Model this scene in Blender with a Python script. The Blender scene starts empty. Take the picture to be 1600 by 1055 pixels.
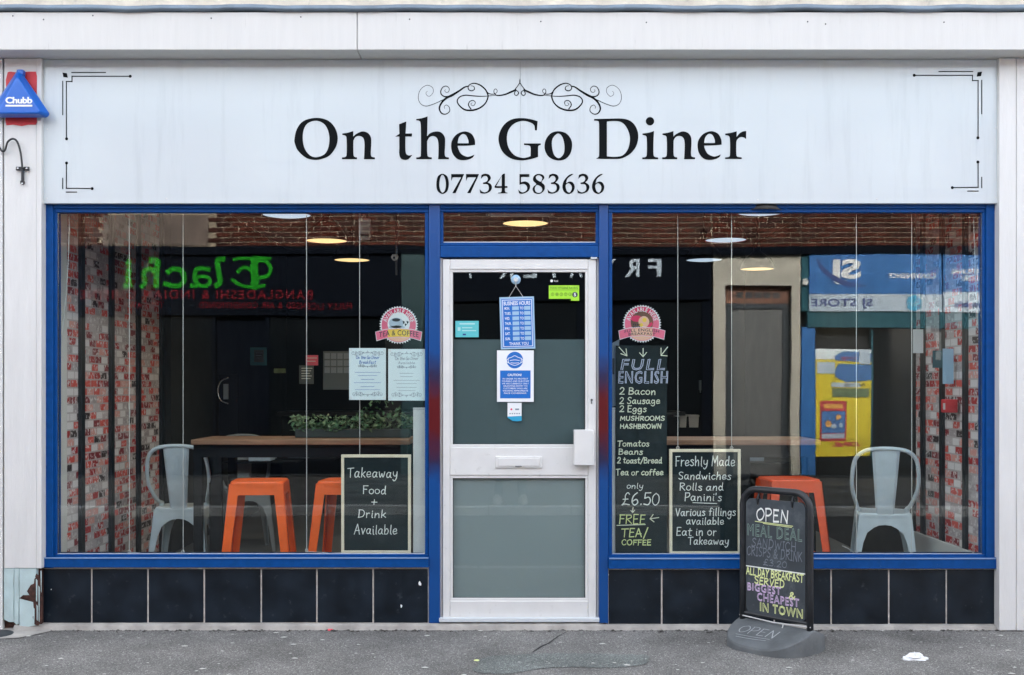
import bpy, bmesh, math, random
from math import sin, cos, pi, radians
from mathutils import Vector, Matrix
from mathutils.geometry import tessellate_polygon
random.seed(7)
rnd = random.Random(11)
scene = bpy.context.scene

# ------------------------------------------------------------------ camera, sky, sun, exposure
D = 6.2            # camera to shop front, metres
F = 1767.0         # focal length in photograph pixels (1600 wide)
HZ = 605.0         # horizon row
H = (983 - HZ) / 285.0   # eye height
cam_d = bpy.data.cameras.new('camera')
cam = bpy.data.objects.new('camera', cam_d)
scene.collection.objects.link(cam)
cam.location = (0, -D, H)
cam.rotation_euler = (pi / 2, 0, 0)
cam_d.sensor_width = 36
cam_d.lens = 36 * F / 1600
cam_d.shift_y = (HZ - 527.5) / 1600
cam_d.clip_start = 0.02
cam_d.clip_end = 500
scene.camera = cam

SUN_EL, SUN_AZ = 31, 10       # the sun stands behind the shop: its front lies in open shade, the far side of the street is lit
world = bpy.data.worlds.new('World')
scene.world = world
world.use_nodes = True
wn = world.node_tree.nodes
bg = wn['Background']
sky = wn.new('ShaderNodeTexSky')
sky.sky_type = 'NISHITA'
sky.sun_disc = False
sky.sun_elevation = radians(SUN_EL)
sky.sun_rotation = radians(SUN_AZ)
sky.air_density = 1.0
sky.dust_density = 5
sky.ozone_density = .7
veil = wn.new('ShaderNodeHueSaturation')      # thin high cloud takes most of the blue out of the sky
veil.inputs['Saturation'].default_value = .34
world.node_tree.links.new(sky.outputs[0], veil.inputs['Color'])
world.node_tree.links.new(veil.outputs[0], bg.inputs[0])
bg.inputs[1].default_value = 0.15
sun_d = bpy.data.lights.new('sun', 'SUN')
sun_d.energy = 2.0
sun_d.angle = radians(6)
sun_d.color = (1.0, 0.96, 0.9)
sun = bpy.data.objects.new('sun', sun_d)
scene.collection.objects.link(sun)
sun.location = (0, -4, 20)
_a, _e = radians(SUN_AZ), radians(SUN_EL)
sdir = Vector((sin(_a) * cos(_e), cos(_a) * cos(_e), sin(_e)))
sun.rotation_euler = sdir.to_track_quat('Z', 'Y').to_euler()

vs = scene.view_settings
vs.view_transform = 'Standard'
vs.look = 'None'
vs.gamma = 1
vs.use_curve_mapping = False
vs.exposure = 3.02
scene.render.engine = 'CYCLES'
scene.cycles.use_denoising = True
scene.cycles.use_adaptive_sampling = False
scene.cycles.max_bounces = 10
scene.cycles.diffuse_bounces = 4
scene.cycles.glossy_bounces = 5
scene.cycles.transmission_bounces = 6
scene.cycles.transparent_max_bounces = 20
scene.cycles.caustics_reflective = False
scene.cycles.caustics_refractive = False

# ------------------------------------------------------------------ materials
MATS = {}
def lin(r, g, b):
    f = lambda c: (c / 255 / 12.92) if c / 255 <= 0.04045 else ((c / 255 + 0.055) / 1.055) ** 2.4
    return (f(r), f(g), f(b))
def mat(name, col=(.5, .5, .5), rough=.5, metal=0, spec=.5, coat=0, coat_r=.05, var=None, bump=None, emit=None, stretch=None, dirt=None, sub=None):
    """plain surface; var=(scale, amount) mottles it, bump=(scale, strength), dirt=(colour, scale, lo, hi)"""
    if name in MATS: return MATS[name]
    m = bpy.data.materials.new(name); m.use_nodes = True
    n, l = m.node_tree.nodes, m.node_tree.links
    b = n['Principled BSDF']
    b.inputs['Base Color'].default_value = (*col, 1)
    b.inputs['Roughness'].default_value = rough
    b.inputs['Metallic'].default_value = metal
    b.inputs['Specular IOR Level'].default_value = spec
    b.inputs['Coat Weight'].default_value = coat
    b.inputs['Coat Roughness'].default_value = coat_r
    tc = n.new('ShaderNodeNewGeometry')
    vec = tc.outputs['Position']
    if stretch:
        mp = n.new('ShaderNodeMapping'); mp.inputs['Scale'].default_value = stretch
        l.new(vec, mp.inputs[0]); vec = mp.outputs[0]
    src = None
    if var:
        t = n.new('ShaderNodeTexNoise'); t.inputs['Scale'].default_value = var[0]; t.inputs['Detail'].default_value = 6
        l.new(vec, t.inputs['Vector'])
        mr = n.new('ShaderNodeMapRange'); mr.inputs[1].default_value = .3; mr.inputs[2].default_value = .7
        mr.inputs[3].default_value = 1 - var[1]; mr.inputs[4].default_value = 1 + var[1]
        l.new(t.outputs[0], mr.inputs[0])
        mx = n.new('ShaderNodeVectorMath'); mx.operation = 'SCALE'; mx.inputs[0].default_value = col
        l.new(mr.outputs[0], mx.inputs['Scale']); src = mx.outputs[0]
        l.new(src, b.inputs['Base Color'])
        rr = n.new('ShaderNodeMapRange'); rr.inputs[1].default_value = .3; rr.inputs[2].default_value = .7
        rr.inputs[3].default_value = max(rough - .06, .02); rr.inputs[4].default_value = min(rough + .1, 1)
        l.new(t.outputs[0], rr.inputs[0]); l.new(rr.outputs[0], b.inputs['Roughness'])
    if dirt:
        t = n.new('ShaderNodeTexNoise'); t.inputs['Scale'].default_value = dirt[1]; t.inputs['Detail'].default_value = 9
        t.inputs['Roughness'].default_value = .7
        l.new(vec, t.inputs['Vector'])
        mr = n.new('ShaderNodeMapRange'); mr.inputs[1].default_value = dirt[2]; mr.inputs[2].default_value = dirt[3]
        l.new(t.outputs[0], mr.inputs[0])
        mx = n.new('ShaderNodeMix'); mx.data_type = 'RGBA'
        l.new(mr.outputs[0], mx.inputs[0])
        if src: l.new(src, mx.inputs[6])
        else: mx.inputs[6].default_value = (*col, 1)
        mx.inputs[7].default_value = (*dirt[0], 1)
        l.new(mx.outputs[2], b.inputs['Base Color'])
    if bump:
        t = n.new('ShaderNodeTexNoise'); t.inputs['Scale'].default_value = bump[0]; t.inputs['Detail'].default_value = 5
        l.new(vec, t.inputs['Vector'])
        bp = n.new('ShaderNodeBump'); bp.inputs['Strength'].default_value = bump[1]; bp.inputs['Distance'].default_value = .01
        l.new(t.outputs[0], bp.inputs['Height']); l.new(bp.outputs[0], b.inputs['Normal'])
    if emit:
        b.inputs['Emission Color'].default_value = (*emit[0], 1); b.inputs['Emission Strength'].default_value = emit[1]
    MATS[name] = m
    return m

def glass_mat(name, wave=.0012, tint=(.93, .96, .95)):
    m = bpy.data.materials.new(name); m.use_nodes = True
    n, l = m.node_tree.nodes, m.node_tree.links
    n.remove(n['Principled BSDF'])
    out = n['Material Output']
    geo = n.new('ShaderNodeNewGeometry')
    ior = n.new('ShaderNodeMapRange'); ior.inputs[3].default_value = 1.52; ior.inputs[4].default_value = 1 / 1.52
    l.new(geo.outputs['Backfacing'], ior.inputs[0])
    fr = n.new('ShaderNodeFresnel'); l.new(ior.outputs[0], fr.inputs['IOR'])
    t = n.new('ShaderNodeTexNoise'); t.inputs['Scale'].default_value = 1.3; t.inputs['Detail'].default_value = 1
    l.new(geo.outputs['Position'], t.inputs['Vector'])
    bp = n.new('ShaderNodeBump'); bp.inputs['Strength'].default_value = wave; bp.inputs['Distance'].default_value = 1
    l.new(t.outputs[0], bp.inputs['Height'])
    gl = n.new('ShaderNodeBsdfGlossy'); gl.inputs['Roughness'].default_value = 0.0
    l.new(bp.outputs[0], gl.inputs['Normal'])
    tr = n.new('ShaderNodeBsdfTransparent'); tr.inputs[0].default_value = (*tint, 1)
    mx = n.new('ShaderNodeMixShader')
    l.new(fr.outputs[0], mx.inputs[0]); l.new(tr.outputs[0], mx.inputs[1]); l.new(gl.outputs[0], mx.inputs[2])
    l.new(mx.outputs[0], out.inputs['Surface'])
    MATS[name] = m
    return m

def asphalt_mat(name, base, chips=.5):
    m = bpy.data.materials.new(name); m.use_nodes = True
    n, l = m.node_tree.nodes, m.node_tree.links
    b = n['Principled BSDF']; b.inputs['Roughness'].default_value = .85; b.inputs['Specular IOR Level'].default_value = .3
    g = n.new('ShaderNodeNewGeometry')
    v = n.new('ShaderNodeTexVoronoi'); v.inputs['Scale'].default_value = 210; l.new(g.outputs['Position'], v.inputs['Vector'])
    w = n.new('ShaderNodeTexWhiteNoise'); w.noise_dimensions = '3D'; l.new(v.outputs['Position'], w.inputs['Vector'])
    cr = n.new('ShaderNodeValToRGB'); e = cr.color_ramp.elements
    k = lambda s: tuple(c * s for c in base) + (1,)
    e[0].color = k(.55); e[1].color = k(2.6); e[1].position = 1
    for p, s in ((.35, .8), (.7, 1.05), (.9, 1.35), (.965, 1.7)):
        x = e.new(p); x.color = k(s)
    l.new(w.outputs['Value'], cr.inputs[0])
    t = n.new('ShaderNodeTexNoise'); t.inputs['Scale'].default_value = 2.2; t.inputs['Detail'].default_value = 8; l.new(g.outputs['Position'], t.inputs['Vector'])
    mr = n.new('ShaderNodeMapRange'); mr.inputs[1].default_value = .3; mr.inputs[2].default_value = .7; mr.inputs[3].default_value = .68; mr.inputs[4].default_value = 1.25
    l.new(t.outputs[0], mr.inputs[0])
    mx = n.new('ShaderNodeVectorMath'); mx.operation = 'SCALE'; l.new(cr.outputs[0], mx.inputs[0]); l.new(mr.outputs[0], mx.inputs['Scale'])
    l.new(mx.outputs[0], b.inputs['Base Color'])
    bp = n.new('ShaderNodeBump'); bp.inputs['Strength'].default_value = .6; bp.inputs['Distance'].default_value = .004
    l.new(v.outputs['Distance'], bp.inputs['Height']); bp.invert = True
    t2 = n.new('ShaderNodeTexNoise'); t2.inputs['Scale'].default_value = 60; l.new(g.outputs['Position'], t2.inputs['Vector'])
    bp2 = n.new('ShaderNodeBump'); bp2.inputs['Strength'].default_value = .7; bp2.inputs['Distance'].default_value = .01
    l.new(t2.outputs[0], bp2.inputs['Height']); l.new(bp.outputs[0], bp2.inputs['Normal']); l.new(bp2.outputs[0], b.inputs['Normal'])
    MATS[name] = m
    return m

def wallpaper_mat(name):
    """printed whitewashed-brick wallpaper on a wall that runs along Y"""
    m = bpy.data.materials.new(name); m.use_nodes = True
    n, l = m.node_tree.nodes, m.node_tree.links
    b = n['Principled BSDF']; b.inputs['Roughness'].default_value = .5
    g = n.new('ShaderNodeNewGeometry')
    sx = n.new('ShaderNodeSeparateXYZ'); l.new(g.outputs['Position'], sx.inputs[0])
    def mth(op, a, c=None, d=None):
        x = n.new('ShaderNodeMath'); x.operation = op
        for i, q in enumerate((a, c, d)):
            if q is None: continue
            if isinstance(q, (int, float)): x.inputs[i].default_value = q
            else: l.new(q, x.inputs[i])
        return x.outputs[0]
    row = mth('DIVIDE', sx.outputs['Z'], .049)
    ri = mth('FLOOR', row)
    off = mth('MULTIPLY', mth('FRACT', mth('MULTIPLY', ri, .5)), 1.0)
    colu = mth('ADD', mth('DIVIDE', sx.outputs['Y'], .105), mth('ADD', off, mth('MULTIPLY', mth('SINE', mth('MULTIPLY', ri, 12.9)), .2)))
    ci = mth('FLOOR', colu)
    fu, fv = mth('FRACT', colu), mth('FRACT', row)
    cv = n.new('ShaderNodeCombineXYZ'); l.new(ci, cv.inputs[0]); l.new(ri, cv.inputs[1])
    wn_ = n.new('ShaderNodeTexWhiteNoise'); wn_.noise_dimensions = '2D'; l.new(cv.outputs[0], wn_.inputs['Vector'])
    cr = n.new('ShaderNodeValToRGB'); cr.color_ramp.interpolation = 'CONSTANT'
    e = cr.color_ramp.elements
    e[0].color = (.76, .72, .73, 1); e[0].position = 0
    e[1].color = (.03, .015, .018, 1); e[1].position = .9
    for p, c in ((.16, (.52, .46, .47)), (.28, (.66, .09, .07)), (.44, (.42, .02, .022)), (.58, (.70, .34, .30)), (.68, (.24, .02, .03)), (.78, (.40, .35, .36))):
        x = e.new(p); x.color = (*c, 1)
    l.new(wn_.outputs['Value'], cr.inputs[0])
    # whitewash drags over the bricks
    t = n.new('ShaderNodeTexNoise'); t.inputs['Scale'].default_value = 38; t.inputs['Detail'].default_value = 7; t.inputs['Roughness'].default_value = .7
    l.new(g.outputs['Position'], t.inputs['Vector'])
    mr = n.new('ShaderNodeMapRange'); mr.inputs[1].default_value = .53; mr.inputs[2].default_value = .58; mr.inputs[3].default_value = 0; mr.inputs[4].default_value = .9
    l.new(t.outputs[0], mr.inputs[0])
    mx = n.new('ShaderNodeMix'); mx.data_type = 'RGBA'; l.new(mr.outputs[0], mx.inputs[0]); l.new(cr.outputs[0], mx.inputs[6]); mx.inputs[7].default_value = (.76, .72, .72, 1)
    edge = mth('MINIMUM', mth('MULTIPLY', mth('MINIMUM', fu, mth('SUBTRACT', 1, fu)), 2.2), mth('MINIMUM', fv, mth('SUBTRACT', 1, fv)))
    mk = n.new('ShaderNodeMapRange'); mk.inputs[1].default_value = .06; mk.inputs[2].default_value = .13
    l.new(edge, mk.inputs[0])
    mo = n.new('ShaderNodeMix'); mo.data_type = 'RGBA'; l.new(mk.outputs[0], mo.inputs[0]); mo.inputs[6].default_value = (.48, .44, .44, 1); l.new(mx.outputs[2], mo.inputs[7])
    l.new(mo.outputs[2], b.inputs['Base Color'])
    MATS[name] = m
    return m

def red_band_frame_mat(name, blue, red, z0, z1):
    """blue gloss paint that turns dark red part way up"""
    m = bpy.data.materials.new(name); m.use_nodes = True
    n, l = m.node_tree.nodes, m.node_tree.links
    b = n['Principled BSDF']; b.inputs['Roughness'].default_value = .3
    g = n.new('ShaderNodeNewGeometry'); s = n.new('ShaderNodeSeparateXYZ'); l.new(g.outputs['Position'], s.inputs[0])
    t = n.new('ShaderNodeTexNoise'); t.inputs['Scale'].default_value = 9; l.new(g.outputs['Position'], t.inputs['Vector'])
    a = n.new('ShaderNodeMath'); a.operation = 'MULTIPLY_ADD'; l.new(t.outputs[0], a.inputs[0]); a.inputs[1].default_value = .16; l.new(s.outputs['Z'], a.inputs[2])
    r = n.new('ShaderNodeMapRange'); r.inputs[1].default_value = z0 - .2; r.inputs[2].default_value = z1 + .5; l.new(a.outputs[0], r.inputs[0])
    span = z1 - z0 + .7
    cr = n.new('ShaderNodeValToRGB'); e = cr.color_ramp.elements
    e[0].color = (*blue, 1); e[0].position = .14
    e[1].color = (*blue, 1); e[1].position = .86
    mid = tuple(.25 * p + .2 * q for p, q in zip(blue, red))
    for p, c in ((.26, mid), (.42, red), (.58, red), (.72, mid)):
        x = e.new(p); x.color = (*c, 1)
    l.new(r.outputs[0], cr.inputs[0]); l.new(cr.outputs[0], b.inputs['Base Color'])
    MATS[name] = m
    return m

BLUE = (.0003, .058, .235)
mat('frame_blue', BLUE, .42, var=(30, .12), spec=.2, bump=(60, .05), dirt=((.22, .28, .36), 24, .67, .78))
red_band_frame_mat('frame_blue_red', BLUE, (.10, .002, .005), .94, 1.26)  # mullion colour: blue with a red stretch at mid height
mat('upvc', (.71, .705, .685), .35, var=(12, .03), dirt=((.45, .44, .41), 30, .60, .9))
mat('sign_white', (.575, .63, .65), .13, spec=.5, dirt=((.48, .53, .55), 3, .52, .85), stretch=(4, 1, .3))
mat('sign_black', (.0035, .005, .006), .4, spec=.06)
mat('painted_board', (.61, .60, .575), .5, var=(5, .03), bump=(25, .06), dirt=((.36, .35, .33), 9, .60, .85), stretch=(5, 5, .45))
mat('painted_timber', (.68, .675, .655), .5, var=(6, .04), bump=(30, .12), dirt=((.4, .39, .36), 12, .68, .8), stretch=(3, 3, .5))
mat('peeling_blue', (.46, .58, .58), .6, var=(9, .12), bump=(25, .35), dirt=((.10, .05, .035), 11, .62, .645))
mat('rotten_wood', (.06, .025, .018), .9, var=(30, .6), bump=(40, 1))
mat('lead', (.16, .21, .26), .5, metal=.3, var=(8, .25), bump=(14, .5))
mat('stucco', (.62, .56, .47), .9, var=(7, .15), bump=(40, .8), dirt=((.3, .27, .24), 10, .6, .8))
mat('tile', (.006, .011, .018), .35, spec=.3, var=(7, .45), bump=(8, .06), dirt=((.07, .085, .10), 20, .60, .85))
mat('grout', (.60, .55, .50), .9, var=(40, .2))
mat('plinth_concrete', (.36, .34, .31), .9, var=(9, .25), bump=(50, .6))
mat('red_paint', (.58, .035, .045), .5, var=(14, .15))
mat('alarm_blue', (.003, .11, .50), .3, spec=.5)
mat('black_metal', (.012, .014, .017), .4, var=(20, .2))
mat('black_rubber', (.02, .022, .024), .6)
mat('steel', (.55, .57, .58), .25, metal=1)
mat('shaded_metal', (.22, .25, .27), .45)  # darker copy of the pale chair metal, shade put into the colour
mat('frame_highlight', (.20, .30, .50), .4)  # paler blue that paints a highlight along the sills
mat('white_print', (.80, .82, .83), .5)
mat('dark_print', (.03, .04, .05), .6)
mat('grey_ink', (.22, .27, .33), .7)
mat('sign_blue', (.004, .14, .52), .4)
mat('sign_blue_pale', (.32, .50, .66), .4)
mat('hygiene_green', (.36, .72, .03), .45)
mat('hygiene_dark', (.05, .16, .01), .5)
mat('teal_print', (.10, .50, .53), .45)
mat('teal_pale', (.40, .66, .66), .5)
mat('sticker_pink', (.86, .16, .27), .45, var=(9, .12))
mat('sticker_red', (.72, .03, .12), .45)
mat('sticker_peach', (.88, .50, .36), .45)
mat('sticker_yellow', (.90, .62, .08), .45)
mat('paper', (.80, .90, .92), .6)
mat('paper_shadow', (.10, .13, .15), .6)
mat('slate', (.008, .017, .020), .6, spec=.25, var=(6, .25), dirt=((.03, .042, .045), 5, .5, .8))
mat('slate_grey', (.035, .045, .055), .5, var=(6, .2), dirt=((.12, .14, .15), 7, .52, .8))
mat('pine', (.86, .75, .57), .5, var=(20, .08))
mat('chalk_white', (.82, .84, .80), .8)
mat('chalk_cream', (.78, .80, .62), .8)
mat('chalk_yellow', (.74, .80, .36), .8)
mat('chalk_pink', (.66, .50, .72), .8)
mat('chalk_dull', (.16, .18, .21), .8)
mat('chalk_green', (.22, .32, .27), .8)
mat('chalk_lilac', (.52, .55, .70), .8)
mat('orange_metal', (.90, .12, .008), .35, var=(14, .08))
mat('red_metal', (.80, .085, .015), .35, var=(14, .08))
mat('grey_blue_metal', (.62, .71, .76), .35, var=(14, .07))
mat('white_metal', (.62, .66, .68), .4)
mat('bench_wood', (.24, .13, .075), .5, var=(9, .25), stretch=(.6, 6, 6))
mat('dark_paint', (.010, .012, .014), .7, spec=.12, var=(4, .2))
mat('dark_wall', (.011, .014, .016), .8, var=(4, .3))
mat('floor_dark', (.16, .165, .165), .5, var=(3, .2))
mat('ceiling_dark', (.16, .16, .16), .9)
mat('batten', (.006, .012, .018), .4)
mat('lamp_red', (.14, .008, .006), .3)
mat('lamp_black', (.012, .012, .013), .35)
mat('lamp_inner', (.8, .8, .78), .6)
mat('lamp_warm', (.5, .35, .2), .6, emit=((1.0, .66, .30), .19))
mat('lamp_cool', (.4, .45, .5), .6, emit=((.66, .80, 1.0), .105))
mat('leaf', (.05, .12, .05), .5, var=(20, .5))
mat('leaf_pale', (.12, .18, .09), .5, var=(20, .4))
mat('planter_dark', (.02, .03, .03), .6)
mat('cord', (.62, .62, .60), .6)
mat('plastic_white', (.62, .63, .62), .45)
mat('frosted_film', (.26, .305, .315), .75, var=(1.2, .05))
mat('frosted_film_upper', (.085, .122, .132), .75, var=(1.2, .08))
glass_mat('window_glass')
glass_mat('door_glass', .0012)
asphalt_mat('asphalt_pavement', (.205, .199, .187))
asphalt_mat('asphalt_road', (.085, .088, .09))
asphalt_mat('asphalt_far', (.12, .122, .12))
asphalt_mat('asphalt_patch', (.19, .204, .192))
mat('tar', (.012, .012, .013), .7)
mat('kerb_stone', (.55, .56, .55), .85, var=(6, .2), bump=(40, .5))
mat('grit', (.55, .54, .50), .8)
mat('tissue', (.82, .83, .84), .9)
mat('pink_plastic', (.80, .09, .12), .4)
mat('cast_iron', (.03, .035, .04), .6)
wallpaper_mat('brick_wallpaper')
mat('brick_red', (.068, .020, .014), .9, spec=.05, var=(5, .4), bump=(40, .4))
mat('brick_dark', (.048, .019, .016), .9, spec=.05, var=(5, .4), bump=(40, .4))
mat('mortar', (.30, .25, .19), .95, spec=.05)
mat('restaurant_black', (.004, .006, .011), .8, spec=.05)
mat('neon_green', (.015, .27, .015), .8, spec=.1)
mat('sign_red', (.16, .012, .02), .8, spec=.1)
mat('cream_render', (.47, .45, .385), .9, var=(3, .1))
mat('grey_door', (.13, .135, .135), .5)
mat('wood_brown', (.20, .09, .055), .6, var=(8, .4))
mat('store_blue', (.012, .14, .42), .5)
mat('store_teal', (.03, .105, .135), .7, spec=.1)
mat('store_white', (.46, .56, .66), .5)
mat('store_navy', (.02, .05, .22), .5)
mat('store_cyan', (.02, .33, .55), .5)
mat('dark_glass', (.006, .008, .010), .06, spec=.5)
mat('poster_yellow', (.72, .58, .02), .5)
mat('poster_red', (.5, .04, .05), .5)
mat('poster_blue', (.05, .17, .42), .5)
mat('poster_orange', (.8, .38, .08), .5)
mat('stone_panel', (.13, .10, .085), .9, var=(4, .3))
mat('pilaster_teal', (.008, .045, .055), .5)
mat('slate_roof', (.07, .075, .085), .8, var=(6, .2))
mat('cloth_dark', (.018, .02, .026), .9)
mat('cloth_blue', (.03, .04, .07), .9)
mat('skin', (.5, .28, .2), .5)
mat('shoe', (.5, .48, .44), .7)

# ------------------------------------------------------------------ builders
def W(px, py, y=0.0):
    """where a sight line through the photograph meets the plane at depth y (metres, 0 = shop front)"""
    s = (D + y) / F
    return Vector(((px - 800) * s, y, H + (HZ - py) * s))
GY = .034        # glass plane
def R(px, py, Y):
    """the same for a thing across the street, seen mirrored in the window glass"""
    s = (D + 2 * GY - Y) / F
    return Vector(((px - 800) * s, Y, H + (HZ - py) * s))

class MB:
    def __init__(self): self.v, self.f = [], []
    def add(self, vs_, fs_):
        o = len(self.v); self.v += [tuple(p) for p in vs_]; self.f += [tuple(i + o for i in q) for q in fs_]; return self
    def box(self, x0, x1, y0, y1, z0, z1):
        if x0 > x1: x0, x1 = x1, x0
        if y0 > y1: y0, y1 = y1, y0
        if z0 > z1: z0, z1 = z1, z0
        return self.add([(x0, y0, z0), (x1, y0, z0), (x1, y1, z0), (x0, y1, z0), (x0, y0, z1), (x1, y0, z1), (x1, y1, z1), (x0, y1, z1)],
                        [(3, 2, 1, 0), (4, 5, 6, 7), (0, 1, 5, 4), (1, 2, 6, 5), (2, 3, 7, 6), (3, 0, 4, 7)])
    def pbox(self, px0, px1, py0, py1, y0, y1):
        """box whose front face fills a pixel rectangle at depth y0 and goes back to y1"""
        a, b = W(px0, py1, y0), W(px1, py0, y0)
        return self.box(a.x, b.x, y0, y1, a.z, b.z)
    def poly(self, loops, fn):
        """filled 2-D polygon (outer loop + holes) mapped into space by fn(u, v)"""
        tri = tessellate_polygon([[Vector((p[0], p[1], 0)) for p in lp] for lp in loops])
        flat = [p for lp in loops for p in lp]
        pts = [fn(p[0], p[1]) for p in flat]
        return self.add(pts, tri)
    def tube(self, pts, r, n=8, closed=False, caps=True):
        pts = [Vector(p) for p in pts]
        rs = r if isinstance(r, (list, tuple)) else [r] * len(pts)
        m = len(pts); vs_, fs_ = [], []
        up = None
        for i, p in enumerate(pts):
            a = pts[(i - 1) % m] if (i > 0 or closed) else p
            b = pts[(i + 1) % m] if (i < m - 1 or closed) else p
            t = (b - a).normalized()
            if up is None:
                up = Vector((0, 0, 1)) if abs(t.z) < .9 else Vector((0, 1, 0))
            s = t.cross(up).normalized(); up = s.cross(t).normalized()
            for k in range(n):
                an = 2 * pi * k / n
                vs_.append(p + (s * cos(an) + up * sin(an)) * rs[i])
        for i in range(m if closed else m - 1):
            j = (i + 1) % m
            for k in range(n):
                q = (k + 1) % n
                fs_.append((i * n + k, j * n + k, j * n + q, i * n + q))
        if caps and not closed:
            fs_.append(tuple(range(n))); fs_.append(tuple(reversed(range((m - 1) * n, m * n))))
        return self.add(vs_, fs_)
    def lathe(self, prof, c, n=24, axis='z'):
        """profile of (radius, height) turned about a vertical axis through c (or the y axis)"""
        vs_, fs_ = [], []
        for (r, h) in prof:
            for k in range(n):
                a = 2 * pi * k / n
                if axis == 'z': vs_.append((c[0] + r * cos(a), c[1] + r * sin(a), c[2] + h))
                else: vs_.append((c[0] + r * cos(a), c[1] + h, c[2] + r * sin(a)))
        for i in range(len(prof) - 1):
            for k in range(n):
                q = (k + 1) % n
                fs_.append((i * n + k, i * n + q, (i + 1) * n + q, (i + 1) * n + k))
        return self.add(vs_, fs_)
    def mesh(self, name):
        me = bpy.data.meshes.new(name); me.from_pydata(self.v, [], self.f); me.update()
        return me
    def build(self, name, material, parent=None, bevel=0, smooth=False, fix=True, label=None):
        me = self.mesh(name)
        if fix:
            bm = bmesh.new(); bm.from_mesh(me); bmesh.ops.recalc_face_normals(bm, faces=bm.faces); bm.to_mesh(me); bm.free()
        me.materials.append(MATS[material])
        o = bpy.data.objects.new(name, me); scene.collection.objects.link(o)
        if parent: o.parent = parent
        if bevel:
            md = o.modifiers.new('bevel', 'BEVEL'); md.width = bevel; md.segments = 2; md.limit_method = 'ANGLE'
        if smooth:
            for p in me.polygons: p.use_smooth = True
        if label: o['label'] = label
        return o

def tag(o, label=None, cat=None, group=None, kind=None):
    if label: o['label'] = label
    if cat: o['category'] = cat
    if group: o['group'] = group
    if kind: o['kind'] = kind
    return o
def thing(name, label, cat, loc=(0, 0, 0), rz=0, group=None):
    o = bpy.data.objects.new(name, None); scene.collection.objects.link(o)
    o.empty_display_size = .1
    o.location = loc; o.rotation_euler = (0, 0, rz)
    return tag(o, label, cat, group)
def part(parent, name): 
    o = bpy.data.objects.new(name, None); scene.collection.objects.link(o); o.parent = parent; o.empty_display_size = .05
    return o
def dup(o, parent=None):
    c = o.copy(); scene.collection.objects.link(c); c.parent = parent
    for ch in list(o.children): dup(ch, c)
    return c

# ---- 2-D curves and lettering
def spl(pts, closed=True, seg=7):
    """Catmull-Rom through points; a point with a third value 1 is a sharp corner"""
    n = len(pts); out = []
    rng = n if closed else n - 1
    g = lambda i: pts[i % n] if closed else pts[max(0, min(n - 1, i))]
    for i in range(rng):
        p1, p2 = g(i), g(i + 1)
        c1, c2 = len(p1) > 2 and p1[2] == 1, len(p2) > 2 and p2[2] == 1
        p0 = g(i - 1) if not c1 else p1
        p3 = g(i + 2) if not c2 else p2
        if c1 and c2: out.append((p1[0], p1[1])); continue
        for k in range(seg):
            t = k / seg
            q = []
            for d in (0, 1):
                m1, m2 = (p2[d] - p0[d]) * .5, (p3[d] - p1[d]) * .5
                q.append((2 * t**3 - 3 * t**2 + 1) * p1[d] + (t**3 - 2 * t**2 + t) * m1 + (-2 * t**3 + 3 * t**2) * p2[d] + (t**3 - t**2) * m2)
            out.append(tuple(q))
    if not closed: out.append((pts[-1][0], pts[-1][1]))
    return out
_lay = [0]
def ribbon(mb, pts, w, fn0, seg=6, closed=False):
    # strokes that cross lie a hair apart, never on one plane
    _lay[0] += 1; lift = Vector((0, -4e-5 * (_lay[0] % 7), 0))
    fn = lambda u, v: fn0(u, v) + lift
    _ribbon(mb, pts, w, fn, seg, closed)
def _ribbon(mb, pts, w, fn, seg=6, closed=False):
    """a pen stroke: smooth line through 2-D points with a width (or (x, y, width) points)"""
    var = len(pts[0]) > 2 and w is None
    ws = [p[2] for p in pts] if var else [w] * len(pts)
    if len(pts) > 2:
        xy = spl([(p[0], p[1]) for p in pts], False, seg)
        wl = []
        for i in range(len(pts) - 1):
            for k in range(seg): wl.append(ws[i] + (ws[i + 1] - ws[i]) * k / seg)
        wl.append(ws[-1])
    else: xy = [(p[0], p[1]) for p in pts]; wl = ws
    if closed: xy = [(p[0], p[1]) for p in pts] + [(pts[0][0], pts[0][1])]; wl = [w] * len(xy)
    a, b = [], []
    n = len(xy)
    for i in range(n):
        x0, y0 = xy[max(i - 1, 0)]; x1, y1 = xy[min(i + 1, n - 1)]
        dx, dy = x1 - x0, y1 - y0; L = math.hypot(dx, dy) or 1
        dx, dy = dx / L, dy / L
        ex = (-.4 if i == 0 else .4 if i == n - 1 else 0) * wl[i]
        cx, cy = xy[i][0] + dx * ex, xy[i][1] + dy * ex
        h = wl[i] / 2
        a.append(fn(cx - dy * h, cy + dx * h)); b.append(fn(cx + dy * h, cy - dx * h))
    mb.add(a + b, [(i, i + 1, n + i + 1, n + i) for i in range(n - 1)])

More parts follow.
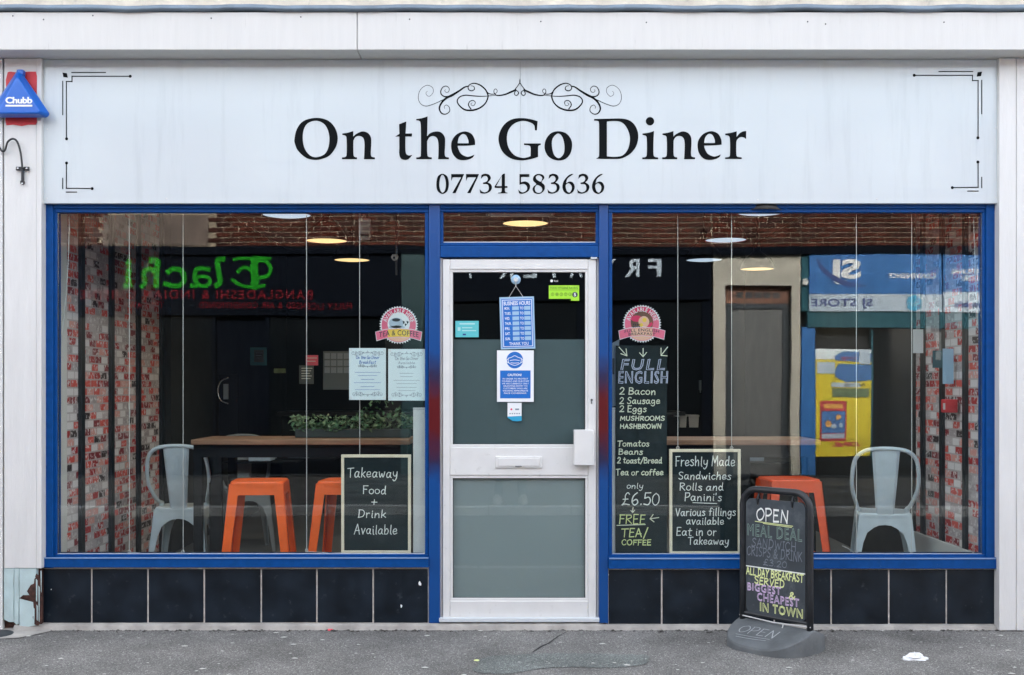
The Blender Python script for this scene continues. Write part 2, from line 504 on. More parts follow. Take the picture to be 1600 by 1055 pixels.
HW = {  # handwriting: advance, strokes (hundredths of cap height, y up)
 'A': (62, [[(0, 0), (28, 100)], [(28, 100), (56, 0)], [(8, 36), (52, 38)]]),
 'B': (58, [[(6, 0), (6, 98)], [(6, 98), (40, 92), (44, 66), (8, 54)], [(8, 54), (50, 44), (48, 8), (4, 0)]]),
 'C': (58, [[(52, 84), (34, 100), (8, 78), (2, 40), (16, 4), (38, 2), (54, 18)]]),
 'D': (64, [[(8, 0), (8, 98)], [(2, 98), (40, 94), (58, 56), (44, 12), (2, 0)]]),
 'E': (50, [[(4, 0), (4, 98)], [(4, 98), (44, 98)], [(4, 52), (38, 54)], [(4, 0), (46, 2)]]),
 'F': (50, [[(6, 0), (6, 98)], [(2, 98), (50, 98)], [(6, 54), (40, 55)]]),
 'G': (62, [[(54, 84), (34, 100), (8, 78), (2, 40), (18, 2), (44, 4), (56, 40)], [(34, 42), (58, 42)], [(56, 42), (56, 0)]]),
 'H': (60, [[(6, 0), (6, 98)], [(52, 0), (52, 98)], [(6, 52), (52, 52)]]),
 'I': (30, [[(15, 0), (15, 98)], [(2, 98), (28, 98)], [(2, 0), (28, 0)]]),
 'K': (58, [[(6, 0), (6, 98)], [(50, 98), (8, 46)], [(18, 56), (54, 0)]]),
 'L': (48, [[(6, 98), (4, 2)], [(4, 2), (46, 2)]]),
 'M': (76, [[(4, 0), (10, 98)], [(10, 98), (36, 30)], [(36, 30), (62, 98)], [(62, 98), (70, 0)]]),
 'N': (64, [[(6, 0), (6, 98)], [(6, 98), (54, 0)], [(54, 0), (54, 98)]]),
 'O': (66, [[(32, 100), (6, 78), (2, 36), (24, 0), (52, 14), (62, 58), (46, 94), (28, 99)]]),
 'P': (54, [[(6, 0), (6, 98)], [(2, 96), (40, 96), (50, 70), (32, 48), (6, 44)]]),
 'R': (60, [[(6, 0), (6, 98)], [(2, 96), (42, 94), (48, 68), (8, 48)], [(16, 48), (56, 0)]]),
 'S': (54, [[(48, 88), (28, 100), (6, 82), (18, 58), (44, 40), (44, 12), (20, 0), (2, 14)]]),
 'T': (62, [[(30, 0), (30, 98)], [(0, 96), (62, 100)]]),
 'U': (60, [[(6, 98), (4, 30), (24, 0), (48, 18), (54, 98)]]),
 'V': (58, [[(2, 98), (28, 0)], [(28, 0), (56, 98)]]),
 'W': (82, [[(2, 98), (20, 0)], [(20, 0), (40, 70)], [(40, 70), (58, 0)], [(58, 0), (80, 98)]]),
 'Y': (58, [[(2, 98), (28, 52)], [(56, 98), (26, 46), (24, 0)]]),
 'a': (54, [[(40, 52), (20, 60), (2, 34), (10, 4), (30, 10), (42, 54)], [(42, 56), (40, 14), (52, 2)]]),
 'b': (50, [[(6, 98), (5, 2)], [(6, 30), (26, 58), (44, 36), (34, 4), (6, 4)]]),
 'c': (44, [[(40, 50), (22, 60), (2, 32), (16, 2), (42, 10)]]),
 'd': (54, [[(40, 44), (20, 58), (2, 30), (14, 2), (38, 16)], [(42, 100), (40, 20), (50, 2)]]),
 'e': (48, [[(4, 30), (40, 34), (34, 58), (12, 56), (2, 28), (16, 2), (46, 12)]]),
 'f': (38, [[(38, 92), (22, 98), (14, 70), (13, 0)], [(0, 56), (32, 58)]]),
 'g': (52, [[(40, 48), (20, 60), (2, 34), (14, 6), (38, 20)], [(42, 56), (42, -12), (24, -34), (2, -22)]]),
 'h': (52, [[(6, 98), (4, 0)], [(5, 28), (24, 58), (40, 48), (42, 0)]]),
 'i': (20, [[(9, 56), (9, 8), (16, 0)], [(9, 76), (10, 82)]]),
 'k': (46, [[(6, 98), (5, 0)], [(40, 58), (8, 26)], [(14, 30), (44, 0)]]),
 'l': (20, [[(8, 98), (7, 14), (16, 0)]]),
 'm': (76, [[(5, 58), (5, 0)], [(5, 30), (20, 58), (34, 44), (35, 0)], [(35, 30), (52, 58), (64, 44), (66, 0)]]),
 'n': (52, [[(6, 58), (5, 0)], [(5, 28), (24, 58), (40, 46), (42, 0)]]),
 'o': (50, [[(24, 60), (4, 46), (4, 14), (24, 0), (44, 18), (42, 48), (20, 60)]]),
 'r': (38, [[(6, 58), (6, 0)], [(6, 30), (18, 54), (36, 54)]]),
 's': (42, [[(36, 54), (18, 60), (6, 48), (30, 28), (34, 8), (16, 0), (2, 8)]]),
 't': (40, [[(18, 90), (16, 10), (34, 2)], [(0, 62), (38, 64)]]),
 'u': (52, [[(4, 58), (4, 16), (20, 0), (38, 18), (42, 58)], [(42, 58), (40, 10), (50, 0)]]),
 'v': (46, [[(2, 58), (20, 0)], [(20, 0), (42, 58)]]),
 'w': (66, [[(2, 58), (14, 2), (30, 36)], [(30, 40), (46, 2), (60, 58)]]),
 'y': (50, [[(4, 58), (8, 24), (26, 14), (40, 30)], [(44, 58), (38, -6), (18, -34), (2, -22)]]),
 '2': (54, [[(4, 78), (24, 100), (46, 80), (34, 44), (2, 4)], [(2, 2), (52, 4)]]),
 '3': (50, [[(4, 88), (28, 100), (42, 78), (18, 54)], [(18, 54), (46, 38), (38, 6), (2, 6)]]),
 '5': (54, [[(10, 98), (6, 54)], [(10, 98), (50, 100)], [(6, 54), (38, 62), (50, 34), (34, 2), (2, 8)]]),
 '6': (54, [[(44, 98), (14, 70), (4, 26), (24, 0), (48, 18), (38, 46), (8, 30)]]),
 '0': (58, [[(30, 100), (6, 74), (4, 26), (26, 0), (50, 24), (50, 76), (28, 100)]]),
 '&': (66, [[(60, 0), (12, 70), (24, 98), (40, 82), (6, 30), (18, 2), (42, 12), (58, 46)]]),
 '+': (44, [[(4, 40), (40, 40)], [(22, 62), (22, 18)]]),
 '/': (44, [[(2, -14), (42, 104)]]),
 "'": (14, [[(8, 100), (5, 80)]]),
 '.': (20, [[(8, 2), (11, 5)]]),
 '!': (20, [[(9, 98), (8, 30)], [(8, 4), (9, 8)]]),
 '\u00a3': (64, [[(56, 84), (38, 100), (22, 76), (24, 30), (4, 0)], [(4, 0), (22, 8), (60, 0)], [(6, 46), (44, 48)]]),
}
def hand(mb, s, u0, u1, base, cap, w, fn, slant=.06, jit=1.0, seed=0):
    """handwritten line from u0 to u1 on a baseline (v grows downwards)"""
    r = random.Random(hash_(s) + seed)
    tot = sum((HW[c][0] + 12 if c in HW else 34) for c in s) - 12
    sx = (u1 - u0) / tot
    x = 0
    sg = 1 if cap > 0 else -1
    for c in s:
        if c not in HW: x += 34; continue
        adv, strokes = HW[c]
        dy = r.uniform(-3, 3) * jit; sc = 1 + r.uniform(-.06, .06) * jit; tl = slant + r.uniform(-.04, .04) * jit
        for st in strokes:
            pts = []
            for (a, b) in st:
                a2 = a + r.uniform(-1.6, 1.6) * jit; b2 = (b * sc + dy) + r.uniform(-1.6, 1.6) * jit
                pts.append((u0 + (x + a2 + b2 * tl) * sx, base - b2 / 100 * cap))
            ribbon(mb, pts, w * r.uniform(.85, 1.1), fn, 5)
        x += adv + 12
def hash_(s):
    h = 7
    for c in s: h = (h * 31 + ord(c)) % 1000003
    return h
_txt = {}
def text2d(s, offset=0.0, outline=0.0, space=1.0, shear=0.0):
    """built-in print letters as flat 2-D mesh, normalised to a 0..1 box; cached"""
    key = (s, offset, outline, space, shear)
    if key in _txt: return _txt[key]
    cu = bpy.data.curves.new('t', 'FONT'); cu.body = s; cu.size = 1; cu.space_character = space; cu.shear = shear
    cu.resolution_u = 3
    if outline:
        cu.fill_mode = 'NONE'; cu.bevel_depth = outline; cu.bevel_resolution = 0
    cu.offset = offset
    o = bpy.data.objects.new('t', cu); scene.collection.objects.link(o)
    dg = bpy.context.evaluated_depsgraph_get(); dg.update()
    me = bpy.data.meshes.new_from_object(o.evaluated_get(dg))
    vs_ = [(v.co.x, v.co.y) for v in me.vertices]; fs_ = [tuple(p.vertices) for p in me.polygons]
    bpy.data.objects.remove(o); bpy.data.curves.remove(cu); bpy.data.meshes.remove(me)
    xs = [p[0] for p in vs_]; ys = [p[1] for p in vs_]
    x0, x1, y0, y1 = min(xs), max(xs), min(ys), max(ys)
    vs_ = [((x - x0) / (x1 - x0), (y - y0) / (y1 - y0)) for x, y in vs_]
    _txt[key] = (vs_, fs_)
    return _txt[key]
def prnt(mb, s, u0, u1, v0, v1, fn, offset=.0, outline=0, space=1.0, shear=0, warp=None):
    """printed letters stretched to the box u0..u1, v0 (top) .. v1 (bottom)"""
    vs_, fs_ = text2d(s, offset, outline, space, shear)
    pts = []
    for (a, b) in vs_:
        u, v = u0 + a * (u1 - u0), v1 + b * (v0 - v1)
        if warp: u, v = warp(u, v)
        pts.append(fn(u, v))
    mb.add(pts, fs_)
def outl(mb, s, u0, u1, v0, v1, fn, w, space=1.1, shear=0.0, offset=.0):
    """hollow drawn letters: the outline of each print letter as a pen stroke of width w"""
    cu = bpy.data.curves.new('t', 'FONT'); cu.body = s; cu.size = 1; cu.space_character = space; cu.shear = shear; cu.resolution_u = 2
    cu.fill_mode = 'NONE'; cu.offset = offset
    o = bpy.data.objects.new('t', cu); scene.collection.objects.link(o)
    dg = bpy.context.evaluated_depsgraph_get(); dg.update()
    me = bpy.data.meshes.new_from_object(o.evaluated_get(dg))
    co = [(v.co.x, v.co.y) for v in me.vertices]; nb = {}
    for e in me.edges:
        a, b = e.vertices; nb.setdefault(a, []).append(b); nb.setdefault(b, []).append(a)
    bpy.data.objects.remove(o); bpy.data.curves.remove(cu); bpy.data.meshes.remove(me)
    x0, x1 = min(c[0] for c in co), max(c[0] for c in co); y0, y1 = min(c[1] for c in co), max(c[1] for c in co)
    seen = set()
    for i in nb:
        if i in seen: continue
        lp, p, c = [], None, i
        while c not in seen:
            seen.add(c); lp.append(c)
            nx = [q for q in nb[c] if q != p and q not in seen]
            if not nx: break
            p, c = c, nx[0]
        pts = [(u0 + (co[k][0] - x0) / (x1 - x0) * (u1 - u0), v1 + (co[k][1] - y0) / (y1 - y0) * (v0 - v1)) for k in lp]
        # resolve stray doubles, keep corners
        pts = [q for k, q in enumerate(pts) if k == 0 or math.hypot(q[0] - pts[k - 1][0], q[1] - pts[k - 1][1]) > w * .3]
        if len(pts) > 2: ribbon(mb, pts, w, fn, 1, True)
def at(y, dx=0, dy=0, rot=0, c=None):
    """pixel -> facade plane at depth y, optionally turned about pixel c"""
    def f(u, v):
        if rot and c:
            a, b = u - c[0], v - c[1]
            u, v = c[0] + a * cos(rot) - b * sin(rot), c[1] + a * sin(rot) + b * cos(rot)
        return W(u + dx, v + dy, y)
    return f
def rect(u0, u1, v0, v1): return [(u0, v0), (u1, v0), (u1, v1), (u0, v1)]
def circ(cx, cy, r, n=28, ry=None):
    return [(cx + r * cos(2 * pi * k / n), cy + (ry or r) * sin(2 * pi * k / n)) for k in range(n)]
def flat(parent, name, material, loops, fn, label=None):
    mb = MB()
    for lp in loops:
        mb.poly(lp if isinstance(lp[0][0], (tuple, list)) else [lp], fn)
    return mb.build(name, material, parent, fix=False, label=label)

# ------------------------------------------------------------------ ground
def struct(mb, name, material, label, **k):
    return tag(mb.build(name, material, **k), label, kind='structure')
KY = -2.25       # near kerb
KF = -6.27       # far kerb
OY = -10.3       # building line across the street
LX = 24
def sheet(x0, x1, y0, y1, z0, z1=None, nx=1, ny=1):
    """ground sheet, sloping from z0 at y0 to z1 at y1"""
    z1 = z0 if z1 is None else z1
    mb = MB(); v = []; f = []
    for j in range(ny + 1):
        for i in range(nx + 1):
            t = j / ny
            v.append((x0 + (x1 - x0) * i / nx, y0 + (y1 - y0) * t, z0 + (z1 - z0) * t))
    for j in range(ny):
        for i in range(nx):
            a = j * (nx + 1) + i
            f.append((a, a + 1, a + nx + 2, a + nx + 1))
    return mb.add(v, f)
struct(sheet(-60, 60, -60, 60, -.30), 'ground', 'asphalt_road', 'ground sheet under the whole street')
struct(sheet(-LX, LX, KY + .12, .02, -.022, 0), 'pavement', 'asphalt_pavement', 'grey asphalt pavement in front of the shop')
struct(MB().box(-LX, LX, KF, KY, -.295, -.10), 'road', 'asphalt_road', 'narrow asphalt road between the two kerbs')
struct(MB().box(-LX, LX, OY - .3, KF - .125, -.29, 0), 'far_pavement', 'asphalt_far', 'asphalt pavement across the street')
for nm, y0, y1, z in (('kerb', KY, KY + .118, -.02), ('far_kerb', KF - .123, KF, .003)):
    e = bpy.data.objects.new(nm, None); scene.collection.objects.link(e)
    tag(e, 'row of grey kerb stones along the ' + ('shop side' if nm == 'kerb' else 'opposite side') + ' of the road', kind='structure')
    k0 = None
    for i in range(-8, 9):
        if k0 is None:
            k0 = MB().box(-.453, .453, y0, y1, -.28, z).build('kerb_stone', 'kerb_stone', e, bevel=.012); k = k0
        else:
            k = k0.copy(); scene.collection.objects.link(k); k.parent = e
        k.location.x = i * .914 + .2
# mended strip, crack, and specks trodden into the asphalt
def gz(y): return -.022 + (.022) * (y - (KY + .12)) / (-.02 - KY + .12 + .0) if y < .02 else 0
def G(px, py, dz=.004):
    """a point on the pavement"""
    d = F * H / (py - HZ)
    return Vector(((px - 800) * d / F, d - D, gz(d - D) + dz))
pp = [(742, 1046), (760, 1026), (800, 1022), (850, 1020), (900, 1020), (960, 1021), (1006, 1023), (1014, 1030), (1000, 1038), (940, 1041), (880, 1040), (835, 1044), (790, 1050)]
rq = random.Random(8); pe = [(u + rq.uniform(-4, 4), v + rq.uniform(-.8, .8)) for u, v in spl(pp, True, 9)]
mb = MB(); mb.poly([pe], lambda u, v: G(u, v, .004))
tag(mb.build('asphalt_patch', 'asphalt_patch', fix=False), 'faded greenish strip mended into the asphalt below the door', kind='structure')
mb = MB(); cr_ = [(832, 1018), (846, 1009), (858, 1004), (872, 994), (884, 988)]
lo, hi = [], []
for i, (a, b) in enumerate(cr_):
    w = (.7, 1.4, 1.0, .8, .4)[i]; lo.append((a - w, b - w * .25)); hi.append((a + w, b + w * .25))
mb.poly([lo + hi[::-1]], lambda u, v: G(u, v, .003))
tag(mb.build('pavement_crack', 'tar', fix=False), 'short dark diagonal crack in the asphalt under the door', kind='structure')
mb = MB(); rg = random.Random(5)
for i in range(430):
    x, y = rg.uniform(-3.3, 3.3), rg.uniform(-2.1, -.03)
    s = rg.choice((.003, .004, .004, .005, .006, .007, .009, .015)); n = rg.choice((5, 6, 7)); a0 = rg.random() * 6
    ring = [(x + s * rg.uniform(.6, 1.3) * cos(a0 + 2 * pi * k / n) * 1.2, y + s * rg.uniform(.5, 1.1) * sin(a0 + 2 * pi * k / n), gz(y) + .0055) for k in range(n)]
    mb.add(ring + [(x, y, gz(y) + .0055 + s * .25)], [(k, (k + 1) % n, n) for k in range(n)])
tag(mb.build('pavement_specks', 'grit'), 'pale grit and flattened gum trodden into the asphalt', 'grit', kind='stuff')

mat('wall_dirt', (.05, .045, .04), .95, var=(30, .5))
mb = MB()
for i in range(520):      # dirt and crumbs swept against the wall
    x, y = rg.uniform(-2.7, 2.75), -.035 - abs(rg.gauss(0, .022))
    if -.42 < x < .5 and rg.random() < .5: continue
    s = rg.choice((.002, .003, .004, .005, .008)); n = 6; a0 = rg.random() * 6
    ring = [(x + 1.5 * s * rg.uniform(.6, 1.3) * cos(a0 + k), y + s * rg.uniform(.5, 1.1) * sin(a0 + k), gz(y) + .0045) for k in range(n)]
    mb.add(ring + [(x, y, gz(y) + .005 + s * .5)], [(k, (k + 1) % n, n) for k in range(n)])
tag(mb.build('wall_foot_dirt', 'wall_dirt'), 'dark dirt and crumbs gathered along the foot of the wall', 'dirt', kind='stuff')

# ------------------------------------------------------------------ the shop building
shop = thing('shop_building', 'white painted shop building with blue window frames and black tiled base', 'shop', (0, 0, 0))
SY = -.03        # sign face
CY = -.20        # cornice face
# upper wall, lead flashing, cornice boards
cb = W(0, 78, CY).z; ct = W(0, 19, CY).z
MB().box(-3.9, 3.9, -.14, .35, ct + .022, 6.6).build('upper_wall', 'stucco', shop)
MB().box(-3.9, 3.9, 6.9, 7.1, -.05, 6.39).build('rear_wall', 'stucco', shop)
for x_ in (-3.9, 3.8): MB().box(x_, x_ + .1, .36, 6.89, -.05, 6.39).build('party_wall', 'stucco', shop)
mb = MB()
N = 120; vs_, fs_ = [], []
for i in range(N + 1):
    x = -3.6 + 7.2 * i / N
    w1 = .003 * sin(i * .9) + .003 * sin(i * .37 + 1) + rg.uniform(-.0015, .0015)
    for (yy, zz) in ((-.138, ct + .043), (-.185, ct + .041), (-.212, ct + .034), (-.224, ct + .018), (-.220, ct + .006), (-.20, ct + .003), (-.138, ct + .003)):
        vs_.append((x, yy + w1 * .6, zz + w1))
for i in range(N):
    for k in range(6):
        a = i * 7 + k; fs_.append((a, a + 7, a + 8, a + 1))
mb.add(vs_, fs_).build('lead_flashing', 'lead', shop, smooth=True)
co = part(shop, 'cornice')
jx = W(558, 0, CY).x
for x0, x1 in ((-3.6, jx - .0015), (jx + .0015, 3.6)):
    MB().box(x0, x1, CY, .3, cb, ct).build('cornice_board', 'painted_board', co, bevel=.004)
for px in (20, 68, 145, 330, 470, 640, 845, 1262, 1475, 1290, 1010):
    p = W(px, 27 + rg.uniform(-3, 12), CY - .001)
    MB().lathe([(.0, -.001), (.004, -.0005), (.004, .002)], p, 8, 'y').build('nail_head', 'cast_iron', co)
# pilasters
def pil(px0, px1, grooves, base_px, nm='pilaster'):
    P = part(shop, nm)
    edges = [px0] + grooves + [px1]
    for a, b in zip(edges[:-1], edges[1:]):
        xa, xb = W(a, 0, -.05).x + .0012, W(b, 0, -.05).x - .0012
        yb = -.05 + (.0 if (b - a) > 30 else -.008)
        z0 = W(0, base_px, -.05).z
        MB().box(xa, xb, yb, .3, z0, cb - .002).build('timber_board', 'painted_timber', P, bevel=.003)
    return P
PL = pil(6, 66, [58], 888)
pil(-90, 4, [-40], 985)
pil(1560, 1600, [1587], 985)
pil(1602, 1690, [1650], 985)
MB().box(W(-100, 0, 0).x, W(1700, 0, 0).x, .03, .3, cb - .01, cb - .002).build('soffit', 'painted_board', shop)
# rotten lower end of the left pilaster in old pale blue paint
rb = part(PL, 'rotten_base')
rb['label'] = 'peeling pale blue foot of the left pilaster with rotten brown wood'
for a, b, bl, br in ((6, 22, 968, 972), (22, 30, 973, 975), (30, 57, 978, 977)):
    mb = MB(); xa, xb = W(a, 0, -.05).x + .0008, W(b, 0, -.05).x - .0008
    loop = [(a + .3, 888.5), (b - .3, 888.5)] + [(b - .3 - rg.uniform(0, 1.2), 888 + (br - 888) * t) for t in (.3, .5, .7, .85, 1)] + [(a + (b - a) * .5, (bl + br) / 2 + 2)] + [(a + .3, bl)]
    f1 = [W(u, v, -.05) for u, v in loop]; f2 = [Vector((p.x, .1, p.z)) for p in f1]; n = len(loop)
    mb.add(f1 + f2, [tuple(range(n)), tuple(range(2 * n - 1, n - 1, -1))] + [(i, (i + 1) % n, n + (i + 1) % n, n + i) for i in range(n)])
    o = mb.build('timber_board', 'peeling_blue', PL)
mb = MB()
hole = [(57, 896), (61, 900), (65, 906), (66, 930), (66, 968), (60, 978), (54, 976), (50, 960), (48, 944), (40, 938), (30, 935), (36, 930), (46, 930), (42, 924), (48, 914), (53, 912), (54, 902)]
mb.poly([hole], lambda u, v: W(u, v, -.0525 + .004 * sin(u * 1.7 + v)))
mb.build('rotten_wood', 'rotten_wood', PL, fix=False)
for (a, b, c, d) in ((56, 905, 58.5, 940), (60, 915, 62, 972), (52, 950, 54, 974), (63.4, 892, 65, 926), (57, 945, 59, 970)):
    MB().add([W(a, b, -.056), W(c, b + 3, -.056), W(c - .4, d, -.058), W(a + .5, d - 4, -.058), W(a, b, -.045), W(c, b, -.045), W(c, d, -.045), W(a, d, -.045)],
             [(0, 1, 2, 3), (4, 5, 6, 7), (0, 1, 5, 4), (1, 2, 6, 5), (2, 3, 7, 6), (3, 0, 4, 7)]).build('splinter', 'peeling_blue', PL)
MB().box(W(-100, 0, 0).x, W(67, 0, 0).x, -.02, .28, -.05, W(0, 885, 0).z).build('pilaster_core', 'rotten_wood', shop)
# painted red rectangle behind the alarm
rp = [(12, 113), (16, 112), (30, 113.5), (45, 112), (56, 112), (58, 120), (57.5, 150), (58.5, 190), (56, 195), (44, 195), (34, 197), (20, 195), (10, 196), (8.5, 188), (10, 150), (9, 125)]
flat(PL, 'red_paint_patch', 'red_paint', [rp], at(-.0535))

# ---- frames
fr_ = part(shop, 'window_frame')
def bar(nm, px0, px1, py0, py1, y0=0.0, y1=.1, m='frame_blue', bv=.004):
    return MB().pbox(px0, px1, py0, py1, y0, y1).build(nm, m, fr_, bevel=bv)
bar('stile', 67, 83, 319, 888)
bar('stile', 1541, 1559, 319, 888)
bar('mullion', 670, 687.5, 319, 974, -.002, .1, 'frame_blue_red')
bar('mullion', 936, 950.5, 319, 974, -.002, .1, 'frame_blue_red')
bar('head_rail', 83.2, 669.8, 316, 326, .004)
bar('head_rail', 687.7, 935.8, 316, 326, .004)
bar('head_rail', 950.7, 1540.8, 316, 326, .004)
bar('sill', 64, 669.6, 871.5, 887, -.022, .1, bv=.003)
bar('sill', 951, 1559.5, 871.5, 889, -.022, .1, bv=.003)
bar('sill_highlight', 66, 669.4, 871.2, 873.2, -.027, -.0225, 'frame_highlight', .001)  # thin pale strips imitating the bright glint on the sill edge
bar('sill_highlight', 952, 1557, 872, 874, -.027, -.0225, 'frame_highlight', .001)
bar('transom_rail', 687.7, 935.8, 384, 402, .001)
def beads(px0, px1, py0, py1, w, y=.016):
    for a in ((px0, px1, py0, py0 + w), (px0, px1, py1 - w, py1), (px0, px0 + w, py0 + w, py1 - w), (px1 - w, px1, py0 + w, py1 - w)):
        MB().pbox(*a, y, .075).build('glazing_bead', 'frame_blue', fr_, bevel=.003)
beads(83, 670, 326, 872, 6); beads(950.5, 1541, 326, 872, 6); beads(687.5, 936, 326, 384, 5)
for a in ((89.2, 91.2, 333, 866), (1533, 1535, 333, 866)):
    MB().pbox(*a, .026, .032).build('silver_bead', 'steel', fr_)
for a in ((89.5, 663.5, 865.0, 866.2), (957, 1534, 865.2, 866.4), (693, 930, 377.8, 379)):
    MB().pbox(*a, .024, .032).build('silver_bead', 'white_metal', fr_)
def pane(px0, px1, py0, py1, m='window_glass', par=None):
    return MB().pbox(px0, px1, py0, py1, GY, GY + .006).build('window_pane', m, par or shop)
pane(86, 667, 329, 869); pane(690, 933.5, 328, 381); pane(953.5, 1538, 329, 869)

# ---- tiled stall riser
sr = part(shop, 'stall_riser')
MB().pbox(60, 670, 886, 985, .0115, .14).build('backing', 'grout', sr)
MB().pbox(950.5, 1562, 886, 985, .0115, .14).build('backing', 'grout', sr)
def tiles(edges, y_top, y_bot):
    for a, b in zip(edges[:-1], edges[1:]):
        o = MB().pbox(a + 1.2, b - 1.2, y_top, y_bot + rg.uniform(-.4, .4), .006 + rg.uniform(0, .0025), .03).build('tile', 'tile', sr, bevel=.0025)
tiles([65.5, 143, 231, 319, 408, 495, 583, 669.5], 889.5, 973)
tiles([950, 1034, 1122, 1210, 1299, 1389, 1479, 1559], 890.5, 975)
for (px, py, s) in ((656, 912, 3), (627, 947, 2), (80, 921, .9), (950.8, 898, 1)):
    flat(sr, 'paint_chip', 'white_print', [[(px + s * rg.uniform(.5, 1) * cos(k * pi / 4), py + s * 1.3 * rg.uniform(.6, 1.2) * sin(k * pi / 4)) for k in range(8)]], at(.003))
# concrete plinth with a ragged lower edge
mb = MB(); v, f = [], []
n = 160
for i in range(n + 1):
    px = 30 + (1600 - 30) * i / n
    top = 973.5 + (2 if px > 940 else 0)
    d = -.012 - .008 * abs(sin(i * .7)) - rg.uniform(0, .008) - (.05 * max(0, (90 - px) / 60))
    a = W(px, top, .01)
    v += [(a.x, .03, a.z + .004), (a.x, d + .012, a.z + rg.uniform(-.002, .001)), (a.x, d, a.z - .010), (a.x, d - .01 - rg.uniform(0, .012), -.01)]
for i in range(n):
    for k in range(3): q = i * 4 + k; f.append((q, q + 4, q + 5, q + 1))
mb.add(v, f).build('plinth', 'plinth_concrete', shop)

# ---- door
dr = part(shop, 'door')
dr['label'] = 'white plastic door with two glass panels and a letterbox'
DY = .012
def dbox(nm, a, y0=DY, y1=.07, m='upvc', bv=.004): return MB().pbox(*a, y0, y1).build(nm, m, dr, bevel=bv)
dbox('door_frame', (687.3, 691, 403, 972), DY + .012)
dbox('door_frame', (932.2, 935.6, 403, 972), DY + .012)
dbox('door_stile', (691.6, 703, 405, 965))
dbox('door_stile', (919, 931.6, 405, 965))
dbox('door_rail', (703.2, 918.8, 405, 421))
dbox('door_rail', (703.2, 918.8, 699, 743))
dbox('door_rail', (703.2, 918.8, 939, 965))
def dbead(x0, x1, y0, y1, w=4.5):
    for a in ((x0, x1, y0, y0 + w), (x0, x1, y1 - w, y1), (x0, x0 + w, y0 + w, y1 - w), (x1 - w, x1, y0 + w, y1 - w)):
        dbox('glazing_bead', a, DY + .006, .06, bv=.003)
dbead(703, 919, 421, 699); dbead(703, 919, 743, 939)
for a in ((707.4, 914.6, 425.4, 694.6), (707.4, 914.6, 747.4, 934.6)):
    for b in ((a[0], a[1], a[2], a[2] + 1.2), (a[0], a[0] + 1.2, a[2], a[3]), (a[1] - 1.2, a[1], a[2], a[3]), (a[0], a[1], a[3] - 1, a[3])):
        MB().pbox(*b, .026, .033).build('gasket', 'black_rubber', dr)
MB().pbox(705, 917, 423, 697, GY, GY + .006).build('glass_panel', 'door_glass', dr)
MB().pbox(705, 917, 745, 937, GY, GY + .006).build('glass_panel', 'door_glass', dr)
MB().pbox(708, 914, 530.5, 694, GY + .0075, GY + .0085).build('frosted_film', 'frosted_film_upper', dr)
MB().pbox(708, 914, 747, 935, GY + .0075, GY + .0085).build('frosted_film', 'frosted_film', dr)
mb = MB().pbox(774, 847, 713, 731.5, DY - .010, DY); mb.build('letterbox', 'upvc', dr, bevel=.004)
MB().pbox(778, 843, 716, 728.5, DY - .015, DY - .009).build('letterbox_flap', 'upvc', dr, bevel=.003)
MB().pbox(805, 815, 728.2, 729.4, DY - .017, DY - .014).build('letterbox_lip', 'steel', dr)
MB().pbox(897, 927.5, 672, 727.5, DY - .055, DY).build('handle_guard', 'upvc', dr, bevel=.004)
MB().pbox(925, 928.4, 673, 727, DY - .057, DY - .001).build('guard_edge', 'upvc', dr, bevel=.002)
MB().lathe([(0, -.004), (.006, -.004), (.0075, 0), (.0075, .004)], W(924.5, 625, DY), 14, 'y').build('lock_cylinder', 'steel', dr)
MB().pbox(923.7, 925.3, 625.5, 631, DY - .003, DY + .001).build('lock_cylinder', 'steel', dr)
MB().pbox(686, 936.5, 966, 972.5, -.014, .08).build('threshold', 'white_metal', dr, bevel=.003)
MB().pbox(923, 933, 402, 404.5, -.004, .02).build('hinge_cap', 'white_metal', dr)

